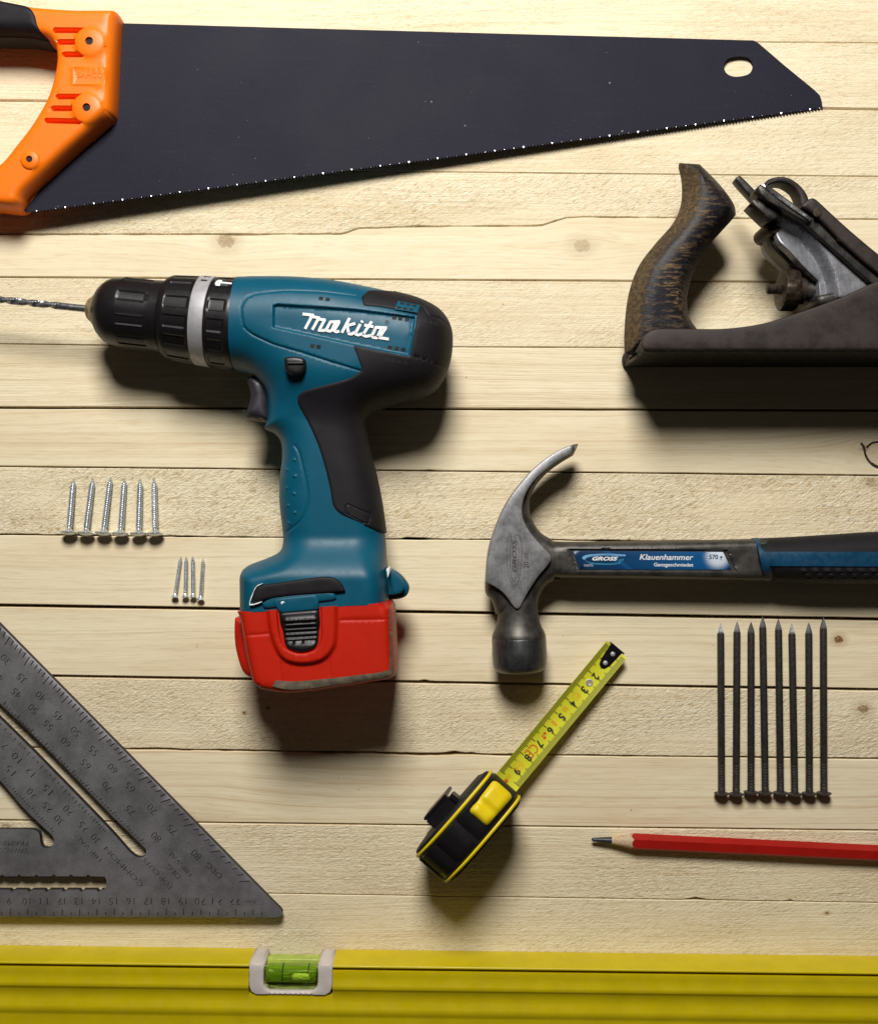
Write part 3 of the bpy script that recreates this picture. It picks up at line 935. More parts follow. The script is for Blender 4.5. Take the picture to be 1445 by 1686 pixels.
    def gm(lo, hi, n_, dd):
        def f(tt, th):
            x = tt / kk
            a = (th * n_ / (2 * math.pi) + .2) % 1
            g = min(1, max(0, (x - lo) / 2.5), max(0, (hi - x) / 2.5))
            return -dd * kk * g if .40 < a < 1.0 else 0
        return f
    ln("torque_collar", [(131.5, 40), (131.8, 62), (134, 66), (140, 68.5)] + [(x, 69 + (x - 142) * .07) for x in range(142, 185, 2)] + [(186, 72)], M['blackp'], gm(143, 183, 14, 1.8), 168, 24)
    ln("silver_ring", [(185.8, 66), (186, 72.6), (187, 73.2), (208.4, 73.8), (209.4, 73.2), (209.6, 66)], M['silver'], None, 120)
    ln("mode_ring", [(209.6, 66), (210, 72.6)] + [(x, 73.4 + (x - 212) * .04) for x in range(212, 247, 2)] + [(249, 74.6), (251.5, 74), (253, 60)], M['blackp'], gm(214, 243, 14, 1.6), 168, 24)
    # lettering wrapped round the rings: s along the rim (0 on top, + towards the screw seam), x along the axis
    up = (Vector((0, 0, 1)) - ax * ax.z).normalized(); side = ax.cross(up)
    def wrap(name, V, F, mat):
        out = []
        for (x, ang, r) in V:
            out.append(A + ax * (x * kk) + (up * math.cos(ang) + side * math.sin(ang)) * (r * kk))
        return mesh_from(name, out, F, mat, t, None)
    sgn = 1 if side.y > 0 else -1
    def ringtext(s, x0, a0, hgt, wid, R, mat, name):
        G, F = glyphs(s, .012)
        V = [(x0 - g[1] * hgt, sgn * (a0 + g[0] * wid / R), R + (.5 if g[2] > 0 else -.5)) for g in G]
        wrap(name, V, F, mat)
    ringtext("1", 203, math.radians(50), 9.5, 4, 73.7, M['black'], "numeral")
    ringtext("2", 203, math.radians(63), 9.5, 7, 73.7, M['black'], "numeral")
    V, F = [], []
    def bx(xa, xb, aa, ab, R):
        k0 = len(V); n_ = 4
        for i in range(n_ + 1):
            a = math.radians(aa + (ab - aa) * i / n_) * sgn
            V.extend([(xa, a, R), (xb, a, R)])
        for i in range(n_): F.append((k0 + 2 * i, k0 + 2 * i + 1, k0 + 2 * i + 3, k0 + 2 * i + 2))
    bx(220, 227, 41, 55, 75.2); bx(227, 244, 47, 51, 75.2); bx(218, 221, 44, 52, 75.1)
    wrap("hammer_symbol", V, F, M['white'])
    V, F = [], []
    for a in (72, 76, 80, 84): bx(226, 230, a, a + 2.6, 75.2); bx(226, 240, a, a + 1.0, 75.2)
    wrap("pictogram", V, F, M['white'])
    # twist bit
    Bl = 195
    V, F = [], []
    seg, N = 20, 260
    u_ = up; v_ = side
    R0 = 6.0
    for i in range(N + 1):
        s_ = i / N * Bl + 4
        for j in range(seg):
            th = 2 * math.pi * j / seg
            if s_ < 46: r = R0 if s_ > 2 else R0 * .5
            else:
                ph = (s_ - 44) / 74 * 2 * math.pi
                g = math.cos(2 * (th - ph / 1.0))
                fade = min(1, (s_ - 44) / 8)
                r = R0 * (1 - fade * .42 * max(0, g) ** .8)
            V.append(A - ax * (s_ * kk) + (u_ * math.cos(th) + v_ * math.sin(th)) * (r * kk))
    for i in range(N):
        for j in range(seg):
            jj = (j + 1) % seg
            F.append((i * seg + j, (i + 1) * seg + j, (i + 1) * seg + jj, i * seg + jj))
    F.append(tuple(range(seg))); F.append(tuple(range(N * seg, (N + 1) * seg))[::-1])
    tb = NT("twist_drill_steel")
    tb.out(tb.mix(tb.ramp(tb.noise(tb.co, 500, 3), .35, .65), (.16, .16, .17), (.34, .34, .36)), .34, .8)
    mesh_from("twist_bit", V, F, tb.m, t, 40)
    # trigger, direction lever, top nub
    tr = curve([(407, 627), (414, 620), (428, 621), (441, 630), (446, 650), (447, 697, 1), (425, 694), (404, 690, 1), (408, 672), (413, 655), (411, 640)], 4)
    puff("trigger", [WA(tr, ZM)], lambda P, d: ZM + .0085 * circ(d / .005), lambda P, d: ZM - .0085 * circ(d / .005), plain("trigger_plastic", (.022, .020, .026), .5, bump=.1), t, .002, rings=(.0003, .001, .0022, .0036), angle=50)
    lv = curve([(467, 591), (472, 587), (485, 586), (499, 589), (503, 596), (502, 608), (494, 617), (478, 616), (469, 608)], 4)
    zl = float(Z(np.array([W(485, 602, ZM + .022)]))[0])
    o = slab("direction_lever", [lv], zl - .004, zl + .0036, .0018, M['blackp'], t, .0015)
    slab("lever_rib", [rrect(472, 596, 499, 599, 1.4)], zl + .003, zl + .0046, .0004, M['blackp'], o, .001)
    slab("top_nub", [[(539, 459), (550, 460), (550, 466), (539, 465)]], ZM - .004, ZM + .006, .0006, M['blackp'], t)
    # battery
    T = .0315
    bat = curve([(401, 1000, 1), (520, 992), (642, 985, 1), (650, 1000), (653, 1050), (655, 1092), (648, 1107), (610, 1115), (500, 1131), (450, 1127), (436, 1121), (426, 1110), (415, 1060), (407, 1015)], 5)
    BT = WA(bat, ZM)
    DB = WA([(396, 900)] + [(648, 900)] + [p for p in bat[10:]], ZM)
    u_out = WA(curve([(436, 960, 1), (440, 1025), (450, 1065), (466, 1088), (495, 1096), (530, 1090), (550, 1070), (556, 1040), (555, 960, 1)], 5), ZM + T)
    u_in = WA(curve([(453, 960, 1), (457, 1030), (464, 1060), (478, 1073), (497, 1077), (518, 1071), (529, 1055), (530, 1020), (528, 960, 1)], 5), ZM + T)
    gl = [WA([(560, 1022), (660, 1020)], ZM + T), WA([(405, 1047), (442, 1044)], ZM + T), WA([(541, 1090), (543, 1112)], ZM + T), WA([(460, 1093), (462, 1125)], ZM + T)]
    def btf(P, d):
        h = T * circ(d / .0066, 3.6) - .0012
        h = h + .0026 * ss(sdist(P, [u_out]), -.0004, .0022) - .0022 * ss(sdist(P, [u_in]), -.0001, .0004)
        for g in gl: h = h - .0003 * (1 - ss(line_dist(P, g), .0002, .0008))
        return ZM + h
    dn = []
    for lp, offs in ((u_out, (-.0004, .0004, .0012, .0022)), (u_in, (-.0003, 0, .0005))):
        dn += list(along(lp, offs, .0009, True))
    for g in gl:
        for a in np.linspace(0, 1, 50):
            p_ = g[0] + (g[1] - g[0]) * a
            nn = np.array([-(g[1] - g[0])[1], (g[1] - g[0])[0]]); nn /= np.hypot(*nn)
            for b in (-.0008, -.0003, .0003, .0008): dn.append(p_ + nn * b)
    bc = puff("battery_pack", [BT], btf, lambda P, d: ZM - (T - .001) * circ(d / .008, 2.6), M['red'], t, .0016, rings=(.0002, .0006, .0014, .003, .005, .0075), dloops=[DB], dense=np.array(dn), angle=45)
    # printed sticker wrapping the bottom bevel and the rear side
    lab = curve([(648, 1000, 1), (651, 1050), (652.5, 1090), (646, 1104), (610, 1112), (500, 1127), (456, 1122, 1), (462, 1112, 1), (500, 1113.5), (600, 1103), (637, 1097), (643, 1088), (643, 1050), (642, 1000, 1)], 4)
    LP = WA(lab, ZM + .014)
    dsn = lambda P: np.maximum(sdist(P, [DB]), 0)
    puff("sticker", [LP], lambda P, d: btf(P, dsn(P)) + .0003, lambda P, d: btf(P, dsn(P)) - .0012, M['sticker'], bc, .0014, angle=50)
    # side wing of the pack, lower down
    slab("side_wing", [curve([(387, 1022), (391, 1017), (412, 1015, 1), (425, 1108, 1), (418, 1116), (400, 1104), (388, 1062)], 4)], .012, .044, .003, M['red'], bc, .002, zt=.04)
    # latch
    btn = curve([(459, 1008, 1), (525, 1003, 1), (527, 1035), (525, 1056), (515, 1069), (497, 1074), (478, 1070), (467, 1058), (462, 1035)], 5)
    zt = ZM + T
    BN = WA(btn, zt)
    ribs = [WA([(470, y), (520, y - 3)], zt) for y in (1022, 1030, 1038, 1046, 1054)]
    dn = []
    for g in ribs:
        for a in np.linspace(0, 1, 24):
            for b in (-.0009, -.0004, 0, .0004, .0009): dn.append(g[0] + (g[1] - g[0]) * a + np.array([0, b]))
    def lt(P, d):
        h = .0016 * circ(d / .002)
        for g in ribs: h = h + .0009 * (1 - ss(line_dist(P, g), .0002, .0010))
        px, py = PXA(P, zt)
        return zt - .0004 + h - .0016 * ss(py, 1020, 1040) * (1 - ss(py, 1052, 1066))
    puff("latch", [BN], lt, lambda P, d: zt - .008, M['blackp'], bc, .0022, rings=(.0003, .001, .002), dense=np.array(dn), angle=60)
    slab("latch_tab", [[(449, 990), (452, 986), (519, 979), (524, 982), (525, 1004), (460, 1010)]], ZM + .02, zt + .0008, .0009, M['blue'], t, .002)
    slab("latch_guide", [[(430, 994), (448, 982), (545, 973), (553, 979), (553, 988), (434, 1003)]], ZM + .01, zt + .0004, .0012, M['blue'], t, .002)
    st = curve([(414, 990, 1), (419, 972), (430, 964), (470, 958), (530, 950), (552, 953), (562, 962), (568, 974, 1), (550, 976), (480, 981), (440, 987), (425, 992)], 4)
    slab("foot_bumper", [st], ZM + .01, zt + .0012, .0012, M['rubber'], t, .002)
    slab("scuff", [ribbon(curve([(432, 961), (422, 966), (416, 978), (411, 996), (431, 991)], 3, False), [.5, 1, 1.6, 1, 1.5, .8, 1.4, 1.8, .9, 2.2, 1.8, 2.2, 1])], zt - .003, zt + .0011, .0001, M['white'], t, .002)
    slab("scuff", [curve([(462, 992), (466, 990), (469, 993), (466, 992.5), (464, 996)], 2)], zt, zt + .00095, .0001, M['white'], t)
    slab("scuff", [curve([(636, 937), (640, 936), (641, 942), (638, 951), (637, 943)], 3)], ZM, ZM + .021, .0001, M['white'], t)
    # strap eye at the back of the foot
    ey = curve([(630, 934, 1), (645, 938), (660, 948), (671, 962), (673, 972), (668, 982), (655, 987), (630, 988, 1)], 5)
    slab("strap_eye", [ey], ZM - .008, ZM + .004, .0025, M['blue'], t, .002)
    slab("strap_eye_plate", [curve([(630, 936, 1), (643, 939), (656, 949), (664, 960), (665, 970), (658, 977), (645, 980), (630, 981, 1)], 5)], ZM, ZM + .010, .001, M['blue'], t, .002)
    return t
drill()

# ------------------------------------------------------------------ claw hammer
def hammer():
    t = thing("claw_hammer", "forged steel claw hammer with blue label and blue and black grip", "hammer", (*W(860, 930), 0))
    ZC = .0155
    sil = curve([(952, 730.6, 1), (946, 731, 1), (920, 741), (885, 765), (855, 797), (832, 830), (815, 868), (803, 910), (798.5, 950), (799, 976), (809, 989), (816, 1011, 1), (884, 1011, 1), (884.5, 996), (889.7, 978), (902, 961), (923, 953), (943, 951.5), (1270, 956, 1), (1262, 886, 1), (1243, 887), (1100, 890), (928, 891.5), (907, 887), (889, 876), (877, 858), (872, 842), (873, 820), (882, 799.5), (900, 779), (923, 762), (943, 750, 1)], 5)
    SL = WA(sil, ZC)
    lab = [(937, 904.5), (1197, 906.0), (1212, 941), (949, 940)]
    LB = WA(lab, ZC + .008)
    def top(P, d):
        px, py = PXA(P, ZC)
        sh = ss(px, 905, 940)
        cl = 1 - ss(py, 800, 880)
        w = .0068 * (1 - sh) + .0036 * sh
        T = .0090 * (1 - sh) + .0088 * sh
        h = T * circ(d / w, 2.0)
        h = h - .0013 * ss(sdist(P, [LB]), -.0004, .0003)
        return ZC + h
    dn = []
    for p_ in resample(LB, .0012):
        cen = LB.mean(0)
        for a in (-.0005, 0, .0004): dn.append(p_ + np.array([0, 1 if cen[1] > p_[1] else -1]) * a)
    puff("hammer_head", [SL], top, lambda P, d: ZC - .0085 * circ(d / .006), M['forge'], t, .0026, rings=(.0001, .0005, .0012, .0024, .004, .006), dense=np.array(dn), angle=50)
    ck = curve([(944.5, 731.5, 1), (920, 741.5), (886, 765.5), (856, 797.5), (833, 830.5), (816, 868.5), (804, 910), (799.6, 958, 1), (818, 968), (831, 979), (844, 997), (850, 1002.5), (856, 1000), (862, 988), (872, 970), (887, 947.5), (902, 930), (907, 919), (902, 909), (882, 888.5), (867, 868), (859.5, 848), (860.5, 827), (868, 807), (882, 788), (902, 770), (923, 755.5), (941, 746, 1)], 5)
    CZ = ZC + .0128
    CKL = WA(ck, CZ)
    def ct(P, d):
        px, py = PXA(P, CZ)
        return CZ - .0006 * (1 - circ(d / .0009)) - .0022 * (1 - ss(py, 735, 830))
    cheek = puff("cheek", [CKL], ct, lambda P, d: ZC, M['cheek'], t, .003, rings=(.0002, .0009), angle=35)
    # claw underside slot hint: tip end face
    eng = plain("etched_dark", (.045, .032, .034), .7, 0, bump=0)
    for ln in ([(838, 878.5), (835, 900), (834.5, 930), (838, 950), (842, 960), (846, 964.5), (851, 960), (856, 945), (858.5, 925), (858.5, 900), (856, 884), (848, 881.5), (847.5, 890), (851, 891.5), (853, 900), (853.5, 920), (852, 940), (848, 953), (845, 957.5), (841, 948), (839.5, 925), (840, 900), (841.5, 879)],):
        L = curve(ln, 3, False)
        slab("etched_outline", [ribbon(L, .7)], CZ - .0002, CZ + .00006, .00001, eng, cheek, .004)
    text("etched_name", "GROSS", (849.5, 942), (849.5, 889), 6.5, CZ, eng, cheek, .00006, bold=.02, shear=.3)
    text("etched_weight", "20 oz", (870, 936), (869, 909.5), 8.5, CZ, eng, cheek, .00006)
    k = S * (H - ZC) / H
    o = Vector((*W(851.5, 985, ZC), ZC)); ax = Vector((*W(856, 1106, ZC), ZC)) - o
    ax.normalize()
    pf = lambda l: [(a * k, r * k) for a, r in l]
    lathe("neck", pf([(-22, 26), (-5, 31), (5, 32.5), (18, 33), (30, 33.8), (40, 35.5), (49, 38.5), (56, 42), (61, 43.8), (64, 44)]), o, ax, M['forge'], t, 64)
    lathe("striking_face", pf([(63.5, 30), (64, 43.8), (66, 44.6), (90, 44.8), (108, 44.2), (114, 42.5), (118, 39), (120, 36), (120.6, 30)]), o, ax, M['bell'], t, 64)
    # label
    lz = float(ZC + .0076)
    LBL = [(943, 908.5), (945, 907), (1190, 909), (1203.5, 937), (1202, 938), (955, 937.5), (953, 935)]
    cxy = W(1181, 916, lz)
    hb = world_loc(t)
    lm = labelmat(cxy[0] - hb.x, cxy[1] - hb.y)
    lo = slab("label", [LBL], lz - .001, lz + .0002, .0001, lm, t, .004)
    z = lz + .0002
    text("print", "Klauenhammer", (1052.5, 921.5), (1141, 922), 9.0, z, M['white'], lo, .00008, bold=.012, shear=.22)
    text("print", "Ganzgeschmiedet", (1076, 932.3), (1141, 932.8), 5.6, z, M['white'], lo, .00008, bold=.014)
    nb = plain("navy_ink", (.004, .02, .07), .5, bump=0)
    text("print", "570 g", (1167, 920.5), (1189, 920.7), 7.2, z, nb, lo, .00008, bold=.02)
    text("print", "GROSS", (974.5, 922.5), (1017, 922.8), 5.8, z, M['white'], lo, .00008, bold=.04, shear=.35)
    text("print", "10470", (961, 933), (976, 933), 4.2, z, plain("pale_ink", (.45, .5, .55), .5, bump=0), lo, .00006)
    sw = plain("sky_ink", (.13, .34, .55), .5, bump=0); sw2 = plain("mid_ink", (.02, .17, .30), .5, bump=0)
    up_ = curve([(962, 922), (958, 918.5), (963, 914.5), (975, 912.6), (1000, 911.5), (1030, 913.5, 1), (1028.5, 916.5, 1), (1000, 914.8), (978, 915.8), (966, 918.5)], 3)
    slab("print", [up_], z - .0001, z + .00006, .00001, sw, lo, .004)
    dn_ = curve([(962, 922), (970, 925.5), (985, 927.3), (1005, 927.6), (1018, 926, 1), (1018.5, 921.5, 1), (1027, 919.5, 1), (1025, 927.5, 1), (1008, 930), (985, 929.8), (970, 927.5)], 3)
    slab("print", [dn_], z - .0001, z + .00005, .00001, sw2, lo, .004)
    # grip
    GC = .0150
    gr = curve([(1238, 886.5, 1), (1300, 884), (1380, 879), (1450, 875), (1560, 874), (1700, 880), (1800, 890), (1812, 925), (1800, 955), (1700, 962), (1560, 966), (1450, 962), (1350, 961.5), (1264, 957, 1), (1254, 925)], 5)
    GL = WA(gr, GC)
    DG = WA([(1150, 886.5)] + gr[1:-8] + [(1150, 957)], GC)
    gt = lambda P, d: GC + .0140 * circ(d / .0125, 2.1)
    nubs = []
    for i in range(24):
        for j in range(3):
            nubs.append(W(1320 + i * 19 + j * 7, 940 + j * 7, GC + .01))
    nubs = np.array(nubs)
    def gtn(P, d):
        h = gt(P, d)
        for c in nubs:
            r = np.hypot((P[:, 0] - c[0] + (P[:, 1] - c[1]) * .8) / 2.2, P[:, 1] - c[1]); h = h + .0008 * (1 - ss(r, .0004, .0011))
        return h
    dn = [c + np.array([a, b]) for c in nubs for a in np.linspace(-.003, .003, 6) for b in (-.0010, -.0004, .0004, .001)]
    g = puff("grip", [GL], gtn, lambda P, d: GC - .0145 * circ(d / .0125, 2.1), M['rubber'], t, .004, rings=(.0003, .001, .0024, .0045, .008), dloops=[DG], dense=np.array(dn), angle=50)
    bl = plain("blue_grip_plastic", (.003, .045, .10), .42, var=.1, bump=.2)
    ins = [(1237, 886), (1247, 885.5), (1254, 900), (1259, 908.5), (1400, 908.5), (1600, 909), (1800, 912), (1800, 932), (1600, 933), (1400, 932.5), (1266, 932), (1265, 945), (1264, 957.5), (1258, 957), (1256, 940), (1250, 918)]
    IP = np.array([W(p[0], p[1], GC + (.0135 if 895 < p[1] < 945 else .002)) for p in ins])
    gz = lambda P: gt(P, np.maximum(sdist(P, [DG]), .0002))
    puff("grip_inlay", [IP], lambda P, d: gz(P) + .0005, lambda P, d: gz(P) - .001, bl, g, .004, angle=50)
    return t
hammer()

# ------------------------------------------------------------------ bench plane, lying on its cheek
def plane():
    t = thing("bench_plane", "old rusty hand plane with dark worn wooden handle lying on its side", "hand plane", (*W(1300, 590), 0))
    yb = W(0, 605)[1]
    x0 = W(1026, 0)[0]; x1 = W(1760, 0)[0]
    body = M['iron']
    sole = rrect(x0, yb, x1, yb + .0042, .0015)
    slab("sole", [sole], 0.0, .060, .0012, plain('shaded_sole_iron', (.013, .011, .010), .6, .2, var=.4, vs=200, spec=.2), t, .006, world_pts=True)  # dark iron, with the shade on this face painted into its colour
    ch = curve([(1059, 577.5, 1), (1056, 566), (1060, 553), (1072, 544), (1090, 540.5), (1150, 541), (1200, 540), (1260, 531), (1330, 509), (1385, 489), (1445, 462), (1520, 432), (1580, 425), (1640, 440), (1720, 520), (1760, 577.5, 1)], 5)
    CH = WA(ch, .060)
    CH[:, 1] = np.maximum(CH[:, 1], yb + .0008)
    slab("cheek", [CH], .0560, .0602, .0012, body, t, .005, world_pts=True)
    slab("cheek", [CH], .0003, .0044, .0008, body, t, .008, world_pts=True)
    # heel tongue carrying the handle
    slab("heel", [[W(1026, 604.5), W(1180, 604.5), (W(1180, 0)[0], yb + .012), (W(1034, 0)[0], yb + .010), (W(1026, 0)[0], yb + .004)]], .016, .044, .002, body, t, .004, world_pts=True)
    # wooden handle
    ZC = .030
    tt = curve([(1117, 270, 1), (1123, 300), (1121, 335), (1107, 368), (1076, 404), (1050, 440), (1034, 486), (1028, 540), (1028, 585, 1), (1172, 585, 1), (1160, 560), (1145, 542), (1132, 520), (1130, 485), (1142, 445), (1166, 405), (1204, 362), (1209, 350), (1203, 332), (1180, 302), (1150, 272, 1)], 6)
    TL = WA(tt, ZC)
    def tp(P, d): return ZC + .0125 * (.25 + .75 * (1 - (1 - np.clip(d / .0072, 0, 1)) ** 1.35)) - .0012 * (1 - ss(d, .006, .012))
    puff("handle", [TL], tp, lambda P, d: ZC - .0125 * circ(d / .0088, 1.9), M['tote'], t, .0024, rings=(.0006, .002, .0038, .0056, .0072, .0090), angle=30)
    # frog
    fr = curve([(1285, 350, 1), (1300, 350), (1322, 358), (1345, 378), (1382, 418), (1437, 468, 1), (1392, 490, 1), (1358, 490, 1), (1355, 457, 1), (1332, 438), (1306, 411), (1290, 394), (1283, 372)], 5)
    FZ = .0485
    FL = WA(fr, FZ)
    valley = WA(curve([(1278, 349), (1298, 360), (1324, 374), (1350, 402), (1368, 432), (1378, 462), (1384, 500)], 5, False), FZ)
    region = np.concatenate([valley, WA([(1300, 520), (1240, 480), (1240, 349)], FZ)])
    def fz(P, d):
        sd = sdist(P, [region]) / S
        z = FZ - .0075 * ss(sd, 0, 11) + .0030 * ss(sd, 14, 40)
        return z - .0012 * (1 - circ(d / .0014))
    puff("frog", [FL], fz, lambda P, d: .014, M['frog'], t, .0018, rings=(.0003, .0008, .0014), dense=along(valley, tuple(x * S for x in (-2, -1, 0, 2, 4, 6, 8, 10, 12, 15)) + tuple(-x * S for x in (4, 6, 8, 10, 12, 15)), .0014, False), angle=40)
    lathe("frog_boss", [(0, .0042), (.022, .0042), (.0235, .0034)], (*W(1273, 374, .040), .018), (0, 0, 1), M['rust'], t, 28)
    slab("yoke", [curve([(1266, 388, 1), (1284, 390, 1), (1312, 418), (1334, 440), (1348, 462), (1362, 492, 1), (1340, 496, 1), (1330, 470), (1316, 448), (1290, 425), (1272, 405)], 4)], .022, .036, .0015, M['iron2'], t, .003)
    # blade group: lateral lever, iron, cap iron, lever cap and its cam
    slab("lateral_lever", [curve([(1211, 293), (1216, 289), (1222, 291), (1252, 322), (1262, 335, 1), (1250, 340, 1), (1240, 328), (1214, 299)], 4)], .026, .034, .001, M['iron2'], t, .003)
    slab("cutting_iron", [[(1237, 333), (1244, 325), (1287, 350), (1285, 356), (1267, 362)]], .034, .050, .0008, M['iron2'], t, .004)
    slab("cap_iron", [[(1246, 313), (1249, 305), (1256, 301), (1268, 306), (1338, 358), (1334, 367), (1322, 363), (1262, 330)]], .040, .0545, .0009, M['iron2'], t, .004)
    slab("cap_iron_edge", [[(1252, 303), (1258, 301), (1337, 359), (1334, 364), (1300, 341)]], .050, .0556, .0006, forged("scuffed_edge_steel", (.10, .10, .10), (.26, .26, .27), .4, .3, .7, .8), t, .003)
    slab("chip_breaker", [[(1322, 350), (1334, 347), (1386, 388), (1450, 440), (1520, 492), (1512, 508), (1434, 466), (1400, 436), (1350, 391), (1318, 361)]], .030, .0525, .001, M['iron2'], t, .004)
    slab("lever_cap", [curve([(1319, 341, 1), (1322, 334), (1336, 325), (1344, 327), (1352, 334), (1400, 378), (1460, 428), (1530, 482, 1), (1516, 500, 1), (1445, 449), (1384, 397), (1378, 390), (1340, 352)], 4)], .030, .0560, .0016, body, t, .004)
    lathe("pivot_pin", [(0, .0022), (.0004, .0022), (.0005, .0016)], (*W(1345, 350, .056), .0559), (0, 0, 1), M['rust'], t, 20)
    cam_ = curve([(1257, 309), (1266, 299), (1280, 294.5), (1296, 296), (1312, 306), (1322, 320), (1327, 336), (1337, 348)], 5, False)
    slab("cam_lever", [ribbon(cam_, list(np.interp(np.linspace(0, 1, len(cam_)), [0, .15, .6, 1], [5, 9, 11, 20])))], .034, .046, .0016, body, t, .003)
    # depth wheel on its stud
    za = .032
    c = Vector((*W(1262, 476, za), za)); ax = Vector((1, -.04, 0)).normalized(); k = S * (H - za) / H
    L = lambda l: [(a * k, r * k) for a, r in l]
    thread = [(0, 6)] + [(x, 8.4 if i % 2 else 7.2) for i, x in enumerate(np.arange(1, 24, 1.3))] + [(100, 8)]
    lathe("stud", L(thread), c, ax, M['rust'], t, 24)
    lathe("depth_wheel", L([(22, 10), (21, 27), (23, 33), (25, 34.5), (44, 34.5), (47, 33), (49, 22), (60, 22), (62, 10)]), c, ax, M['rust'], t, 64,
          mod=lambda tt, th: (-.00022 if (th * 44 / (2 * math.pi)) % 1 < .5 else 0) if 24.5 * k < tt < 45 * k else 0)
    lathe("stud_collar", L([(62, 10), (62.2, 17), (72, 17), (73, 14), (85, 14), (86, 20), (96, 20), (97, 10)]), c, ax, M['iron2'], t, 40)
    slab("frog_foot", [[(1345, 486), (1395, 476), (1440, 462), (1450, 500), (1350, 503)]], .012, .046, .002, M['iron2'], t, .004)
    return t
plane()

# ------------------------------------------------------------------ speed square
def square():
    t = thing("speed_square", "grey metal triangular rafter square stamped with degree and centimetre scales", "set square", (*W(100, 1400), 0))
    z0, z1, zm = .0035, .0076, .0069
    C = (-250, 1509)
    out = curve([(-250, 1509, 1), (440, 1511.5, 1), (456, 1511), (464, 1506), (462, 1499), (452, 1489, 1), (0, 1030, 1), (-250, 776, 1)], 4)
    notch = []
    s1 = curve([(0, 1159, 1), (76, 1232.6), (186, 1346, 1), (234, 1393), (240, 1400), (239, 1409), (231, 1413), (222, 1411), (212, 1403, 1), (166, 1352), (53, 1236, 1), (0, 1184, 1), (-60, 1124), (-64, 1116), (-60, 1108), (-52, 1108)], 4)
    s2 = curve([(-140, 1150, 1), (-100, 1178, 1), (0, 1286), (33, 1325), (66, 1358), (86, 1377), (88, 1390), (80, 1397), (70, 1396), (66, 1388), (64, 1374), (57, 1368), (45, 1366.5), (0, 1366.5), (-140, 1366, 1)], 4)
    s3 = [(172, 1444), (175, 1450), (175, 1460), (170, 1466)]
    xs_b = [162 - 28.6 * i for i in range(9)]
    for x in xs_b:
        s3 += [(x + 3.5, 1466), (x + 2, 1469), (x - 2, 1469), (x - 3.5, 1466)]
    s3 += [(-80, 1465), (-80, 1443)]
    for i in range(8, -1, -1):
        x = 145 - 28.4 * (i) if True else 0
        if x - 4 < -78: continue
        s3 += [(x - 3.5, 1443.5), (x - 2, 1441), (x + 2, 1441), (x + 3.5, 1443.5)]
    # plate cut-outs then the stamped face
    L0 = [WA(l, z1) for l in (out, s1, s2, s3)]
    bev = .0004
    puff("plate", L0, lambda P, d: np.full(len(P), zm), lambda P, d: np.full(len(P), z0), M['aludirt'], t, .008, angle=30)
    cuts = []
    def stamp(s, p0, p1, h, bold=-.012): cuts.extend(text_loops(s, p0, p1, h, z1, bold))
    def quad(a, b, w):
        a = np.array(a, float); b = np.array(b, float); d = (b - a) / np.hypot(*(b - a)); n = np.array([-d[1], d[0]]) * w / 2
        cuts.append(WA([a + n, a - n, b - n * .7, b + n * .7], z1))
    for n_ in range(8, 23):
        x = 43.5 + 28.55 * (n_ - 10)
        hw = 6.5 if n_ > 9 else 3.2
        if n_ >= 20: hw = 8.5
        stamp(str(n_), (x + hw, 1479), (x - hw, 1479), 11.5)
    stamp("cm", (420, 1482), (406, 1482), 8)
    for i in range(0, 34):
        x = 17 - 28.5 * 2 + 14.27 * i
        if x > 440: break
        quad((x, 1508.2), (x, 1497.5 if i % 2 == 0 else 1502), 1.7)
    def hyp(ang):   # where the ray from the pivot at this angle meets the sloping edge
        c_, s_ = math.cos(ang), math.sin(ang)
        ax_, ay_, bx_, by_ = 0, 1030, 452, 1489
        dx, dy = bx_ - ax_, by_ - ay_
        # C + r(c,-s) = A + q(d)
        det = c_ * (-dy) - (-s_) * (-dx)
        r = ((ax_ - C[0]) * (-dy) - (ay_ - C[1]) * (-dx)) / det
        return r, c_, s_
    for dg in range(28, 86):
        ang = math.radians(90 - dg)
        r, c_, s_ = hyp(ang)
        lg = 17 if dg % 5 == 0 else 9.5
        e = 1.4 + (.8 if dg > 70 else 0) + (1.6 if dg > 80 else 0)
        r2 = r - e
        quad((C[0] + r2 * c_, C[1] - r2 * s_), (C[0] + (r2 - lg) * c_, C[1] - (r2 - lg) * s_), 2.0)
    for s, x, y in (("30", 9, 1086), ("35", 36, 1118), ("40", 67, 1147), ("45", 96, 1180), ("50", 124, 1205), ("55", 154, 1237), ("60", 185, 1266), ("65", 214, 1297), ("70", 250, 1333), ("75", 283, 1367), ("80", 323, 1408),
                    ("40", -3, 1114), ("45", 27, 1142), ("50", 54, 1168), ("55", 79, 1195), ("60", 108, 1223), ("65", 141, 1259), ("70", 176, 1296), ("75", 214, 1335), ("80", 257, 1379),
                    ("7", 8, 1229), ("10", 27, 1248), ("12", 49, 1271), ("15", 78, 1301), ("20", 112, 1335), ("25", 137, 1362), ("30", 157, 1382),
                    ("15", 17, 1269), ("20", 52, 1307), ("25", 78, 1330), ("30", 97, 1351)):
        u = np.array([-.69, -.725]); upn = np.array([-.725, .69])   # on the photo: up of the digits points down-left
        w_, h_ = (8.2 if len(s) > 1 else 3.5), 12.0
        c = np.array([x, y]) - upn * h_ / 2
        stamp(s, tuple(c - u * w_), tuple(c + u * w_), h_)
    for s, p0, p1, h in (("COMMON", (237, 1456), (176, 1394), 8.5), ("TOP CUTS", (286, 1462), (240, 1412), 8), ("HIP-VAL", (317, 1439), (281, 1400), 8), ("DEG", (298, 1443), (279, 1423), 8), ("DEG", (366, 1442), (344, 1420), 9), ("HIP-VAL", (168, 1415), (131, 1376), 7.5)):
        stamp(s, p0, p1, h)
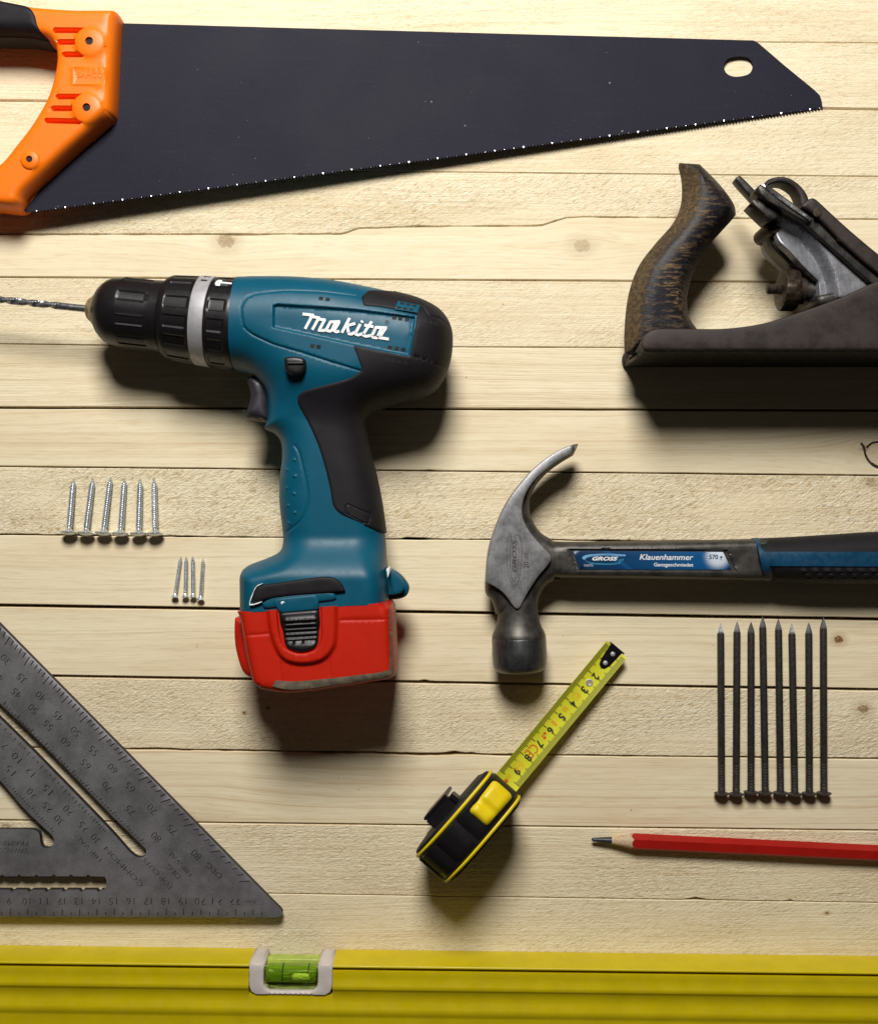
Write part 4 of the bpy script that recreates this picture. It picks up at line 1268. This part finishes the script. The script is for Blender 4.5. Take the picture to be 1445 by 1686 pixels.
    stamp("SWANSON", (46, 1397), (-12, 1397), 8.5); stamp("FRAMING", (46, 1385), (-12, 1385), 8.5)
    # ticks along the slots
    for i in range(52):
        a = np.array([4, 1163.0]) + (np.array([232, 1390.0]) - np.array([4, 1163.0])) * i / 51
        dr = (np.array(C) - a); dr /= np.hypot(*dr)
        quad(a - dr * 1.6 + np.array([.5, -.5]), a - dr * (9 if i % 5 == 0 else 5.5) + np.array([.5, -.5]), 1.4)
    tk = 0
    for i in range(30):
        f = i / 29.0; f = f * .45 + (1 - (1 - f) ** 1.7) * .55
        a = np.array([4, 1190.0]) + (np.array([176, 1366.0]) - np.array([4, 1190.0])) * f
        dr = np.array([-.70, .62])
        quad(a + dr * 1.8, a + dr * (10 if i % 3 == 0 else 6.5), 1.3)
    for i in range(22):
        a = np.array([2, 1285.0]) + (np.array([84, 1371.0]) - np.array([2, 1285.0])) * (i / 21)
        dr = np.array([.85, -.45])
        quad(a + dr * 2.2, a + dr * (9 if i % 4 == 0 else 6), 1.2)
    good = [c for c in cuts if len(c) >= 3]
    # keep stamps that clear one another, the edges and the frame of the plate
    O = L0[0]
    keep = []
    boxes = []
    # text loops come nested (0, 6, 8, 9), test only against plate edges
    for c in good:
        d = sdist(c, L0)
        if d.min() < .00012: 
            continue
        keep.append(c)
    fin = []
    for c in keep:
        mn, mx = c.min(0), c.max(0)
        hit = False
        for (amn, amx, cc) in boxes:
            if (mn < amx + 5e-5).all() and (mx > amn - 5e-5).all():
                if inside(c, [cc]).all() or inside(cc, [c]).all(): continue
                if loop_dist(c, [cc]).min() < .00007 or loop_dist(cc, [c]).min() < .00007: hit = True; break
        if not hit:
            fin.append(c); boxes.append((mn, mx, c))
    def ft(P, d):
        do = loop_dist(P, L0)
        return z1 - .0003 * (1 - circ(do / .0004))
    face_loops = L0 + fin
    puff("stamped_face", face_loops, ft, lambda P, d: np.full(len(P), zm), M['alu'], t, .008, angle=40)
    # T-shaped fence along the hidden leg
    slab("fence", [[W(-266, 772), W(-250, 772), W(-250, 1511), W(-266, 1511)]], 0, .012, .0008, M['alu'], t, .01, world_pts=True)
    return t
square()

# ------------------------------------------------------------------ spirit level
def level():
    t = thing("spirit_level", "long yellow spirit level with green vial lying along the lower edge", "level", (*W(722, 1640), 0))
    def line(x): return 1556.5 + (x + 0) * (18.0 / 1445)
    Y0 = lambda x: np.array(W(x, line(x)))
    a = Y0(-400); b = Y0(1900)
    u = (b - a) / np.hypot(*(b - a)); n = np.array([u[1], -u[0]])     # n points down the photo
    prof = [(0, 0), (0, .0202), (.0003, .0210), (.0009, .0213), (.0014, .0211), (.0016, .0170), (.0031, .0170), (.0033, .0210), (.0060, .0212), (.0090, .0208), (.0110, .0216), (.0130, .0217), (.0140, .0212), (.0148, .0205), (.0215, .0204), (.0240, .0213), (.0270, .0215), (.0284, .0206), (.0300, .0204), (.0430, .0204), (.0450, .0212), (.050, .0212), (.053, .0198), (.0560, .0198), (.0563, .0212), (.0580, .0210), (.0580, 0)]
    k = S * (H - .0215) / H
    def s_of(px):     # position along the level for a photo x at the top face
        w = np.array(W(px, 1600, .0215)); return float((w - a) @ u)
    Ltot = float(np.hypot(*(b - a)))
    sa, sb = s_of(409.5), s_of(547.5)
    dcut = .0171
    V, F = [], []
    def pt(s, d, z): p = a + u * s + n * d; return (p[0], p[1], z)
    def section(ss_, pr):
        k0 = len(V); m = len(pr)
        for s in ss_:
            for d, z in pr: V.append(pt(s, d, z))
        for i in range(len(ss_) - 1):
            for j in range(m):
                jj = (j + 1) % m
                F.append((k0 + i * m + j, k0 + (i + 1) * m + j, k0 + (i + 1) * m + jj, k0 + i * m + jj))
        F.append(tuple(range(k0, k0 + m))); F.append(tuple(range(k0 + (len(ss_) - 1) * m, k0 + len(ss_) * m))[::-1])
    lower = [(dcut, 0), (dcut, .0205)] + [p for p in prof if p[0] > dcut]
    section(list(np.linspace(0, sa, 20)), prof)
    section(list(np.linspace(sb, Ltot, 40)), prof)
    section([sa - .00001, sb + .00001], lower)
    me = bpy.data.meshes.new("body"); me.from_pydata(V, [], F)
    bm = bmesh.new(); bm.from_mesh(me); bmesh.ops.recalc_face_normals(bm, faces=bm.faces); bm.to_mesh(me); bm.free()
    finish("body", me, M['lvl'], t, 50)
    # pale U-shaped vial holder
    def q(s, d): p = a + u * s + n * d; return tuple(p)
    w = sb - sa
    arm = .0082; rr = .004
    pts = [q(sa + .0001, -.0003), q(sa + arm, -.0003), q(sa + arm, .0115), q(sa + arm + .0022, .0142), q(sa + arm + .004, .0149), q(sb - arm - .004, .0149), q(sb - arm - .0022, .0142), q(sb - arm, .0115), q(sb - arm, -.0003), q(sb - .0001, -.0003),
           q(sb - .0001, .0120), q(sb - .0012, .0152), q(sb - .0040, .0170), q(sa + .0040, .0170), q(sa + .0012, .0152), q(sa + .0001, .0120)]
    slab("vial_holder", [pts], .0008, .0216, .0009, M['capw'], t, .003, world_pts=True)
    # clear block with the fluorescent vial
    gl = NT("clear_acrylic"); gl.out((.80, .93, .45), .06, 0)
    gl.b.inputs["Transmission Weight"].default_value = 1.0; gl.b.inputs["IOR"].default_value = 1.2
    liquid = plain("green_vial_liquid", (.17, .27, .015), .15, var=.12, vs=200, bump=0)
    liquid2 = plain("pale_vial_liquid", (.55, .66, .12), .25, var=.1, vs=200, bump=0)
    s0, s1 = sa + arm, sb - arm
    back = [q(s0 - .0003, .0024), q(s1 + .0003, .0024), q(s1 + .0003, .0140), q(s0 - .0003, .0140)]
    slab("vial_block", [back], .0010, .0085, .0006, plain("yellow_green_acrylic", (.40, .50, .08), .15, var=.15, vs=150, bump=0), t, .003, world_pts=True)
    o = a + u * (s0 + .0008) + n * .0082
    lathe("vial", [(0, .0005), (.0004, .0046), (.001, .0050), (s1 - s0 - .0026, .0050), (s1 - s0 - .002, .0046), (s1 - s0 - .0016, .0005)], (o[0], o[1], .0128), (u[0], u[1], 0), liquid, t, 32)
    c = a + u * (s0 + .0205) + n * .0082
    L = .0042
    lathe("bubble", [(-L - .0016, .0002), (-L - .0012, .0012), (-L, .0021), (L, .0021), (L + .0012, .0012), (L + .0016, .0002)], (c[0], c[1], .0167), (u[0], u[1], 0), liquid2, t, 24)
    for f in (.0099, .0243):
        c = a + u * (s0 + f) + n * .0082
        lathe("vial_mark", [(-.0002, .0049), (-.00034, .0052), (.00034, .0052), (.0002, .0049)], (c[0], c[1], .0128), (u[0], u[1], 0), M['black'], t, 32)
    cov = [q(s0, .0012), q(s1, .0012), q(s1, .0140), q(s0, .0140)]
    slab("vial_cover", [cov], .0190, .0196, .0002, gl.m, t, .004, world_pts=True)
    return t
level()

# ------------------------------------------------------------------ tape measure
def tape():
    base = (.0205, -.1734)
    t = thing("tape_measure", "black and yellow pocket tape measure standing with its yellow blade pulled out", "tape measure", (base[0], base[1], 0))
    u = np.array([.660, .751]); u /= np.hypot(*u); v = np.array([u[1], -u[0]])    # v to the lower right
    b = np.array(base)
    def pt(s, w, z): p = b + u * s + v * (w - .15 * z); return (p[0], p[1], z)     # the case leans a little
    prof = [(-.0240, .0), (.0170, .0), (.0195, .0040), (.0205, .0100), (.0225, .0180), (.0255, .0270), (.0268, .0340), (.0262, .0400), (.0235, .0445), (.0160, .0485), (.0060, .0515), (-.0040, .0525), (-.0130, .0515), (-.0210, .0480), (-.0265, .0420), (-.0290, .0340), (-.0295, .0240), (-.0280, .0120), (-.0255, .0030)]
    prof = [(s_ * 1.095, z_) for s_, z_ in prof]
    P = np.array(prof); cz = np.array([0, .024])
    Pd = []
    pc = curve([(p[0], p[1]) if i not in (0, 1) else (p[0], p[1], 1) for i, p in enumerate(prof)], 3)
    Pc = np.array(pc); m = len(Pc)
    tang = np.roll(Pc, -1, 0) - np.roll(Pc, 1, 0); tang /= np.hypot(tang[:, 0], tang[:, 1])[:, None]
    nor = np.stack([tang[:, 1], -tang[:, 0]], 1)      # outward for a counter-clockwise outline
    if ((Pc + nor * .001 - cz) ** 2).sum() < ((Pc - cz) ** 2).sum(): nor = -nor
    def band(name, stations, mat, parent=t, ridge=None, ang=35):
        V, F = [], []
        for w, off in stations:
            for i in range(m):
                o_ = off + (ridge(i, w) if ridge else 0)
                p = Pc[i] + nor[i] * o_
                V.append(pt(p[0], w, max(p[1], .0002)))
        K_ = len(stations)
        for k in range(K_ - 1):
            for i in range(m):
                j = (i + 1) % m
                F.append((k * m + i, k * m + j, (k + 1) * m + j, (k + 1) * m + i))
        F.append(tuple(range(m))); F.append(tuple(range((K_ - 1) * m, K_ * m))[::-1])
        me = bpy.data.meshes.new(name); me.from_pydata(V, [], F)
        bm = bmesh.new(); bm.from_mesh(me); bmesh.ops.recalc_face_normals(bm, faces=bm.faces); bm.to_mesh(me); bm.free()
        return finish(name, me, mat, parent, ang)
    hw = .0128
    def rid(i, w):
        z, s = Pc[i][1], Pc[i][0]
        if s < .004 and z > .02:
            return -.0016 if (i % 5 == 0) else 0
        return 0
    band("case", [(-hw + .0012, -.0030), (-hw + .0006, -.0014), (-hw + .0030, -.0004), (hw - .0030, -.0004), (hw - .0006, -.0014), (hw - .0012, -.0030)], M['rubber'])
    ws = [-.0092, -.0088, -.0080, -.004, 0, .004, .0080, .0088, .0092]
    band("rubber_jacket", [(w, -.0012 if abs(w) > .009 else (.0001 if abs(w) > .0083 else .0007)) for w in ws], M['blackp'], ridge=rid)
    for s_ in (-1, 1):
        ww = [.0092, .0094, .0102, .0110, .0113]
        band("yellow_trim", [(s_ * w, o_) for w, o_ in zip(ww, (-.002, .0001, .0006, .0001, -.002))], M['yellow'])
        band("side_shell", [(s_ * w, o_) for w, o_ in ((.0112, -.0022), (.0118, -.0016), (.0126, -.0024), (.0130, -.006))], M['rubber'])
    # lock button riding on the front slope
    def surf(s):   # height of the front/top profile at s
        seg = [p for p in Pc if p[1] > .036]
        seg = sorted([(p[0], p[1]) for p in seg], key=lambda p: p[0])
        return np.interp(s, [p[0] for p in seg], [p[1] for p in seg])
    V, F = [], []
    ns, nw = 26, 12
    S0, S1 = .0080, .0282
    for layer in (1, 0):
        for i in range(ns + 1):
            f = i / ns; s = S0 + (S1 - S0) * f
            for j in range(nw + 1):
                g = j / nw * 2 - 1
                wd = .0066 + .0008 * f
                rf = min(1, min(f, 1 - f) / .10); rnd = math.sqrt(max(0, 1 - (1 - rf) ** 2))
                w = g * wd * (.80 + .20 * rnd)
                ex = max(0, 1 - abs(g) ** 6) * (.35 + .65 * rnd)
                lift = .0030 * ex
                if .06 < f < .22: lift += .0002
                if .22 <= f < .50: lift -= .0013 * ex * (math.sin((f - .22) / .28 * math.pi))
                nz = .80; nsx = .55
                base_z = surf(s)
                V.append(pt(s + (lift * nsx if layer else 0), w, base_z + lift * nz if layer else base_z - .004))
    m2 = (ns + 1) * (nw + 1)
    for i in range(ns):
        for j in range(nw):
            a_ = i * (nw + 1) + j
            F.append((a_, a_ + 1, a_ + nw + 2, a_ + nw + 1)); F.append((m2 + a_, m2 + a_ + nw + 1, m2 + a_ + nw + 2, m2 + a_ + 1))
    bd = [j for j in range(nw + 1)] + [i * (nw + 1) + nw for i in range(1, ns + 1)] + [ns * (nw + 1) + j for j in range(nw - 1, -1, -1)] + [i * (nw + 1) for i in range(ns - 1, 0, -1)]
    for i in range(len(bd)):
        j = (i + 1) % len(bd); F.append((bd[i], bd[j], bd[j] + m2, bd[i] + m2))
    me = bpy.data.meshes.new("lock_button"); me.from_pydata(V, [], F)
    bm = bmesh.new(); bm.from_mesh(me); bmesh.ops.recalc_face_normals(bm, faces=bm.faces); bm.to_mesh(me); bm.free()
    finish("lock_button", me, M['yellow'], t, 60)
    # belt clip on the upper-left side
    V, F = [], []
    def boxs(s0, s1, w0, w1, z0, z1):
        k0 = len(V)
        for s, w, z in ((s0, w0, z0), (s1, w0, z0), (s1, w1, z0), (s0, w1, z0), (s0, w0, z1), (s1, w0, z1), (s1, w1, z1), (s0, w1, z1)): V.append(pt(s, w, z))
        for f in ((0, 1, 2, 3), (7, 6, 5, 4), (0, 4, 5, 1), (1, 5, 6, 2), (2, 6, 7, 3), (3, 7, 4, 0)): F.append(tuple(k0 + x for x in f))
    boxs(-.0140, .0040, -.0212, -.0192, .008, .036); boxs(-.0140, .0040, -.0191, -.0120, .031, .036); boxs(.0043, .0070, -.0185, -.0130, .027, .037)
    me = bpy.data.meshes.new("belt_clip"); me.from_pydata(V, [], F)
    bm = bmesh.new(); bm.from_mesh(me); bmesh.ops.recalc_face_normals(bm, faces=bm.faces)
    bmesh.ops.bevel(bm, geom=list(bm.edges), offset=.0005, segments=2, affect='EDGES'); bm.to_mesh(me); bm.free()
    finish("belt_clip", me, M['blackp'], t, 40)
    # blade: a shallow trough of enamelled steel
    cm = .00995
    mb = np.array([.0382, -.1525]); ub = np.array([.0631, .0742]); LB_ = float(np.hypot(*ub)); ub /= LB_; vb = np.array([ub[1], -ub[0]])
    def pt(s, w, z): p = mb + ub * s + vb * w; return (p[0], p[1], z)
    s_end = LB_
    def bz(s, w):   # droops to rest on its hook
        f = s / LB_
        return .0118 * (1 - f) + .0062 * f + .0016 * (w / .008) ** 2 - .0006
    hwb = .0075
    V, F = [], []
    Ss = np.linspace(-.006, s_end, 50); Ws = np.linspace(-hwb, hwb, 13)
    for lay in (0, -.00018):
        for s in Ss:
            for w in Ws:
                V.append(pt(s, w, bz(s, w) + lay))
    m3 = len(Ss) * len(Ws); nW = len(Ws)
    for i in range(len(Ss) - 1):
        for j in range(nW - 1):
            a_ = i * nW + j
            F.append((a_, a_ + 1, a_ + nW + 1, a_ + nW)); F.append((m3 + a_, m3 + a_ + nW, m3 + a_ + nW + 1, m3 + a_ + 1))
    me = bpy.data.meshes.new("blade"); me.from_pydata(V, [], F)
    bm = bmesh.new(); bm.from_mesh(me); bmesh.ops.recalc_face_normals(bm, faces=bm.faces); bm.to_mesh(me); bm.free()
    bl = finish("blade", me, M['tape'], t, 60)
    # printed scale
    def put(name, quads, mat, e=.00006):
        V, F = [], []
        for qd in quads:
            k0 = len(V)
            for s, w in qd: V.append(pt(s, w, bz(s, w) + e))
            F.append(tuple(range(k0, k0 + len(qd))))
        me = bpy.data.meshes.new(name); me.from_pydata(V, [], F)
        bm = bmesh.new(); bm.from_mesh(me)
        for f in bm.faces:
            if f.normal.z < 0: f.normal_flip()
        bm.to_mesh(me); bm.free()
        return finish(name, me, mat, bl, None)
    ticks = []
    zero = s_end + .0002
    for i in range(2, 96):
        s = zero - i * .001
        if s < -.002: break
        ln_ = .0030 + (.0012 if i % 5 == 0 else 0) + (.0012 if i % 10 == 0 else 0)
        hw2 = .00023
        for e in (-1, 1):
            ticks.append([(s - hw2, e * hwb * .985), (s + hw2, e * hwb * .985), (s + hw2, e * (hwb - ln_)), (s - hw2, e * (hwb - ln_))])
    st_ = put("scale_ticks", ticks, M['black']); st_['kind'] = 'stuff' 
    # the digits stand across the blade, tops towards the lower right
    def digit(s_, at, w0, hgt, wid, mat, name="numeral", bold=.0):
        G, F_ = glyphs(s_, bold)
        VV = []
        for g in G:
            ss_ = at - (g[0] - .5) * wid
            ww_ = w0 + (g[1] - .5) * hgt
            VV.append(pt(ss_, ww_, bz(ss_, ww_) + (.00010 if g[2] > 0 else .00002)))
        mesh_from(name, VV, F_, mat, bl, None)
    for n_ in range(2, 10):
        digit(str(n_), zero - n_ * cm, .0008, .0042, .0027, M['black'], bold=.035)
    digit("CE", zero - .0752, .0, .0056, .0072, M['redink'], "mark", .0)
    fr = lambda s0, s1, w0, w1, th: [[(s0, w0), (s1, w0), (s1, w0 + th), (s0, w0 + th)], [(s0, w1 - th), (s1, w1 - th), (s1, w1), (s0, w1)], [(s0, w0), (s0 + th, w0), (s0 + th, w1), (s0, w1)], [(s1 - th, w0), (s1, w0), (s1, w1), (s1 - th, w1)]]
    orange = plain("orange_ink", (.75, .27, .01), .6, bump=0)
    qd = fr(zero - .0372, zero - .0338, -.0022, .0016, .0003) + fr(zero - .0893, zero - .0842, -.0026, .0020, .0003)
    pm = put("mark", qd, orange, .00007); pm['kind'] = 'stuff' 
    digit("m", zero - .0352, .0004, .0018, .0020, orange, "mark"); digit("5m", zero - .0868, 0, .0020, .0034, orange, "mark")
    digit("II", zero - .0452, -.0006, .0032, .0022, orange, "mark"); digit("1", zero - .0552, -.0004, .0040, .0012, orange, "mark")
    put("mark", [[(zero - .0640, -.0016), (zero - .0624, -.0016), (zero - .0624, 0), (zero - .0640, 0)], [(zero - .0658, 0), (zero - .0642, 0), (zero - .0642, .0016), (zero - .0658, .0016)], [(zero - .0655, -.0013), (zero - .0645, -.0013), (zero - .0645, -.0003), (zero - .0655, -.0003)]], M['redink'], .00007)
    digit("05", zero - .0950, -.0008, .0022, .0030, orange, "mark")
    put("mark", [[(zero - .0975, -.0020), (zero - .0962, -.0004), (zero - .0975, .0012), (zero - .0990, -.0004)]], M['redink'], .00007)
    # hook plate with its rivets, and the eyelet
    L = [(s_end + .0004, -.0046), (s_end + .0004, .0036), (s_end - .0040, .0034), (s_end - .0100, .0030), (s_end - .0130, .0018), (s_end - .0139, -.0002), (s_end - .0128, -.0022), (s_end - .0095, -.0034)]
    hk = [tuple(b + u * s + v * w) for s, w in L]
    hz = bz(s_end, 0)
    V = [pt(s, w, max(bz(s, w), bz(s, 0) + .0001) + .0004) for s, w in L] + [pt(s, w, bz(s, w) - .0005) for s, w in L]
    F = [tuple(range(8)), tuple(range(15, 7, -1))] + [(i, (i + 1) % 8, (i + 1) % 8 + 8, i + 8) for i in range(8)]
    k0 = len(V)
    for s, w, z in ((s_end + .0004, -.0046, hz + .0006), (s_end + .0004, .0050, hz + .0006), (s_end + .0004, .0050, .0004), (s_end + .0004, -.0046, .0004)):
        V.append(pt(s, w, z)); V.append(pt(s + .0007, w, z))
    F += [(k0, k0 + 2, k0 + 4, k0 + 6), (k0 + 1, k0 + 7, k0 + 5, k0 + 3), (k0, k0 + 1, k0 + 3, k0 + 2), (k0 + 2, k0 + 3, k0 + 5, k0 + 4), (k0 + 4, k0 + 5, k0 + 7, k0 + 6), (k0 + 6, k0 + 7, k0 + 1, k0)]
    me = bpy.data.meshes.new("hook"); me.from_pydata(V, [], F)
    bm = bmesh.new(); bm.from_mesh(me); bmesh.ops.recalc_face_normals(bm, faces=bm.faces); bm.to_mesh(me); bm.free()
    ho = finish("hook", me, plain("black_hook_steel", (.010, .009, .010), .25, .3, bump=0), t, 30)
    for s in (s_end - .0036, s_end - .0102):
        p = pt(s, 0.0, bz(s, 0) + .0008)
        lathe("rivet", [(0, .0014), (.0004, .0013), (.0007, .0009), (.0008, .0003)], p, (0, 0, 1), M['silver'], ho, 20)
    s = zero - .0248
    p = pt(s, .0002, bz(s, 0))
    lathe("eyelet", [(0, .0020), (.0004, .0021), (.0006, .0016), (.0004, .0011), (.0001, .0010)], p, (0, 0, 1), M['silver'], bl, 24)
    p = pt(s, .0002, bz(s, 0) + .0001)
    lathe("eyelet_hole", [(0, .0010), (.00025, .0010)], p, (0, 0, 1), plain("eyelet_wood", (.45, .33, .18), .8), bl, 16)
    return t
tape()

# ------------------------------------------------------------------ pencil
def pencil():
    zc = .0037
    tip = np.array(W(973.5, 1382.5, zc)); end = np.array(W(1760, 1420.5, zc))
    L = float(np.hypot(*(end - tip))); a = math.atan2(*(end - tip)[::-1])
    t = thing("pencil", "red hexagonal pencil with sharpened graphite point facing left", "pencil", (tip[0], tip[1], zc))
    t.rotation_euler = (0, 0, a)
    R = .0046
    def hexp(x, r, blend=1.0):
        out = []
        for i in range(24):
            th = math.radians(i * 15 + 30)
            ph = (math.degrees(th)) % 60 - 30
            rr = R * math.cos(math.radians(30)) / math.cos(math.radians(ph)) * 1.0
            out.append((x, min(rr, 9) * r * math.cos(th), min(rr, 9) * r * math.sin(th)))
        return out
    def cone(x, r): return [(x, r * math.cos(math.radians(i * 15 + 30)), r * math.sin(math.radians(i * 15 + 30))) for i in range(24)]
    def build(name, rings, mat, ang=25):
        V = [p for r in rings for p in r]; F = []
        for k in range(len(rings) - 1):
            for i in range(24):
                j = (i + 1) % 24; F.append((k * 24 + i, k * 24 + j, (k + 1) * 24 + j, (k + 1) * 24 + i))
        F.append(tuple(range(24))); F.append(tuple(range((len(rings) - 1) * 24, len(rings) * 24))[::-1])
        me = bpy.data.meshes.new(name); me.from_pydata(V, [], F)
        bm = bmesh.new(); bm.from_mesh(me); bmesh.ops.recalc_face_normals(bm, faces=bm.faces); bm.to_mesh(me); bm.free()
        me.materials.append(mat); me.shade_smooth(); me.set_sharp_from_angle(angle=math.radians(ang))
        o = bpy.data.objects.new(name, me); COL.objects.link(o); o.parent = t
        return o
    xl, xw = .0115, .0270
    rl = .0020
    build("lead", [cone(.0, .0004), cone(.0008, .0010), cone(.006, .0015), cone(xl, rl)], M['lead'])
    # scalloped border between bare wood and lacquer
    wr = [cone(xl - .0001, rl)]
    slope = (.0040 - rl) / (.0225 - xl)
    edge = []
    for i in range(24):
        th = math.radians(i * 15 + 30); ph = math.degrees(th) % 60 - 30
        rr = R * math.cos(math.radians(30)) / math.cos(math.radians(ph))
        x = xl + (.00415 - rl) / slope + (rr - .00415) * 3.0
        edge.append((x, rr * math.cos(th), rr * math.sin(th)))
    wr.append([(xl + .5 * (e[0] - xl), .5 * (e[1] + rl * math.cos(math.radians(i * 15 + 30))), .5 * (e[2] + rl * math.sin(math.radians(i * 15 + 30)))) for i, e in enumerate(edge)])
    wr.append(edge)
    build("wood_cone", wr, M['pencilwood'], 60)
    build("barrel", [[(e[0] - .0003, e[1] * 1.01, e[2] * 1.01) for e in edge], [(e[0] + .0002, e[1] * 1.025, e[2] * 1.025) for e in edge], hexp(.034, 1.025), hexp(L, 1.025)], M['pencilred'])
    return t
pencil()

# ------------------------------------------------------------------ nails and screws
ORD = ["leftmost", "second from the left", "third from the left", "fourth from the left", "fifth from the left", "sixth from the left", "seventh from the left", "rightmost"]
def local_lathe(name, prof, mat, parent, seg=24, mod=None, ang=30):
    V, F = [], []
    for t_, r in prof:
        for i in range(seg):
            th = 2 * math.pi * i / seg
            rr = r + (mod(t_, th) if mod else 0)
            V.append((rr * math.sin(th), t_, rr * math.cos(th)))
    for k in range(len(prof) - 1):
        for i in range(seg):
            j = (i + 1) % seg; F.append((k * seg + i, k * seg + j, (k + 1) * seg + j, (k + 1) * seg + i))
    F.append(tuple(range(seg))); F.append(tuple(range((len(prof) - 1) * seg, len(prof) * seg))[::-1])
    me = bpy.data.meshes.new(name); me.from_pydata(V, [], F)
    bm = bmesh.new(); bm.from_mesh(me); bmesh.ops.recalc_face_normals(bm, faces=bm.faces); bm.to_mesh(me); bm.free()
    me.materials.append(mat); me.shade_smooth(); me.set_sharp_from_angle(angle=math.radians(ang))
    o = bpy.data.objects.new(name, me); COL.objects.link(o); o.parent = parent
    return o
def copy_tree(src):
    r = src.copy(); COL.objects.link(r)
    for ch in list(src.children):
        c = ch.copy(); COL.objects.link(c); c.parent = r
    return r
def lay(o, head_px, tip_px, zh, zt, roll):
    a = Vector((*W(*head_px, zh), zh)); b = Vector((*W(*tip_px, zt), zt))
    d = b - a
    yaw = math.atan2(-d.x, d.y); pitch = math.atan2(d.z, math.hypot(d.x, d.y))
    o.rotation_mode = 'XYZ'
    o.matrix_world = Matrix.Translation(a) @ Matrix.Rotation(yaw, 4, 'Z') @ Matrix.Rotation(pitch, 4, 'X') @ Matrix.Rotation(roll, 4, 'Y')
    return d.length

nt = [(1186, 1025), (1213, 1023), (1236, 1024), (1255, 1015), (1281, 1019), (1303, 1026), (1331, 1025), (1355, 1016.5)]
nh = [(1187.5, 1308), (1211.5, 1309), (1236, 1306), (1259.5, 1307), (1284.5, 1307), (1308, 1309), (1332, 1308), (1356, 1307.5)]
NL = ["one of eight black nails, %s in its row" % w for w in ORD]
nail = thing("nail", "", "nail", group="black nails laid in a row under the hammer handle")
LN = .0995
R = .00198
kn = [(.0010, R)] + [q for i in range(9) for q in ((.004 + i * .0016, R), (.0042 + i * .0016, R * .95), (.0048 + i * .0016, R * .95), (.0050 + i * .0016, R))]
local_lathe("shank", kn + [(LN - .0062, R)], M['nail'], nail)
def tipmod(t_, th): return 0
def pyr(t_, th): return 0
tip = local_lathe("point", [(LN - .0064, R * .99), (LN - .0052, R * .98), (LN - .0012, R * .30), (LN, R * .05)], M['nailtip'], nail, 4, None, 10)
for v in tip.data.vertices:
    if abs(v.co.y - (LN - .0064)) < 1e-5: v.co.x *= 1.0
local_lathe("head", [(-.0003, .0030), (0, .0038), (.0003, .0042), (.0007, .0042), (.0009, .0037), (.0013, .0022)], M['nail'], nail)
for i in range(8):
    o = nail if i == 0 else copy_tree(nail)
    o['label'] = NL[i]
    d = lay(o, nh[i], nt[i], .0041, .0021, random.uniform(0, 1.6))
    f = d / LN
    o.scale = (1, f, 1)

bt = [(121, 789), (153, 788), (182, 786), (205, 788), (231, 789), (254, 788)]
bh = [(113, 880), (141, 881), (170, 881), (198, 882), (228, 882), (255, 882)]
big = thing("screw", "", "screw", group="six large zinc screws in a row")
LS = .0330
def thread_prof(L, core, crest, pitch, taper, start):
    pr = []
    t_ = start
    while t_ < L:
        f = min(1, (L - t_) / taper)
        pr += [(t_, core * (.25 + .75 * f)), (t_ + pitch * .35, crest * (.2 + .8 * f)), (t_ + pitch * .55, crest * (.2 + .8 * f))]
        t_ += pitch
    pr.append((L + pitch * .3, .00008))
    return pr
def skew(o, pitch, amp):
    for v in o.data.vertices:
        r = math.hypot(v.co.x, v.co.z)
        if v.co.y > .0035 and r > 1e-5: v.co.y += math.atan2(v.co.x, v.co.z) / (2 * math.pi) * pitch * amp
s_ = local_lathe("shank", [(.0008, .0030), (.0016, .0019), (.0026, .00125)] + thread_prof(LS - .0005, .00115, .00180, .00125, .0042, .0034), M['zinc'], big, 20, None, 20)
skew(s_, .00125, 1.0)
local_lathe("head", [(-.0016, .0010), (-.0014, .0022), (-.0007, .0040), (0, .0047), (.0004, .0047), (.0010, .0032)], M['zinc'], big, 32)
def hexmark(o): pass
BL = ["pan head zinc screw, %s of the six large screws" % w for w in ORD[:5] + ["rightmost"]]
for i in range(6):
    o = big if i == 0 else copy_tree(big)
    o['label'] = BL[i]
    d = lay(o, (bh[i][0], bh[i][1] - 3), bt[i], .0047, .0013, random.uniform(0, 3))
    o.scale = (1, d / LS, 1)
st = [(297.5, 917), (306.5, 917), (317.5, 917), (334.5, 920.5)]
sh = [(287.5, 984), (305, 984), (318, 984), (330, 988)]
sm = thing("screw", "", "screw", group="four small countersunk screws in a row")
L2 = .0235
s_ = local_lathe("shank", [(.0002, .0021), (.0010, .0015), (.0022, .0009)] + thread_prof(L2, .00072, .00120, .0010, .003, .0026), M['zinc'], sm, 16, None, 20)
skew(s_, .0010, 1.0)
local_lathe("head", [(-.0001, .0012), (0, .0021), (.0003, .0021), (.0005, .0019)], M['zinc'], sm, 24)
SLB = ["small thin countersunk screw, %s of the four" % w for w in ("leftmost", "second from the left", "third from the left", "rightmost")]
for i in range(4):
    o = sm if i == 0 else copy_tree(sm)
    o['label'] = SLB[i]
    d = lay(o, sh[i], st[i], .0022, .0008, random.uniform(0, 3))
    o.scale = (1, d / L2, 1)
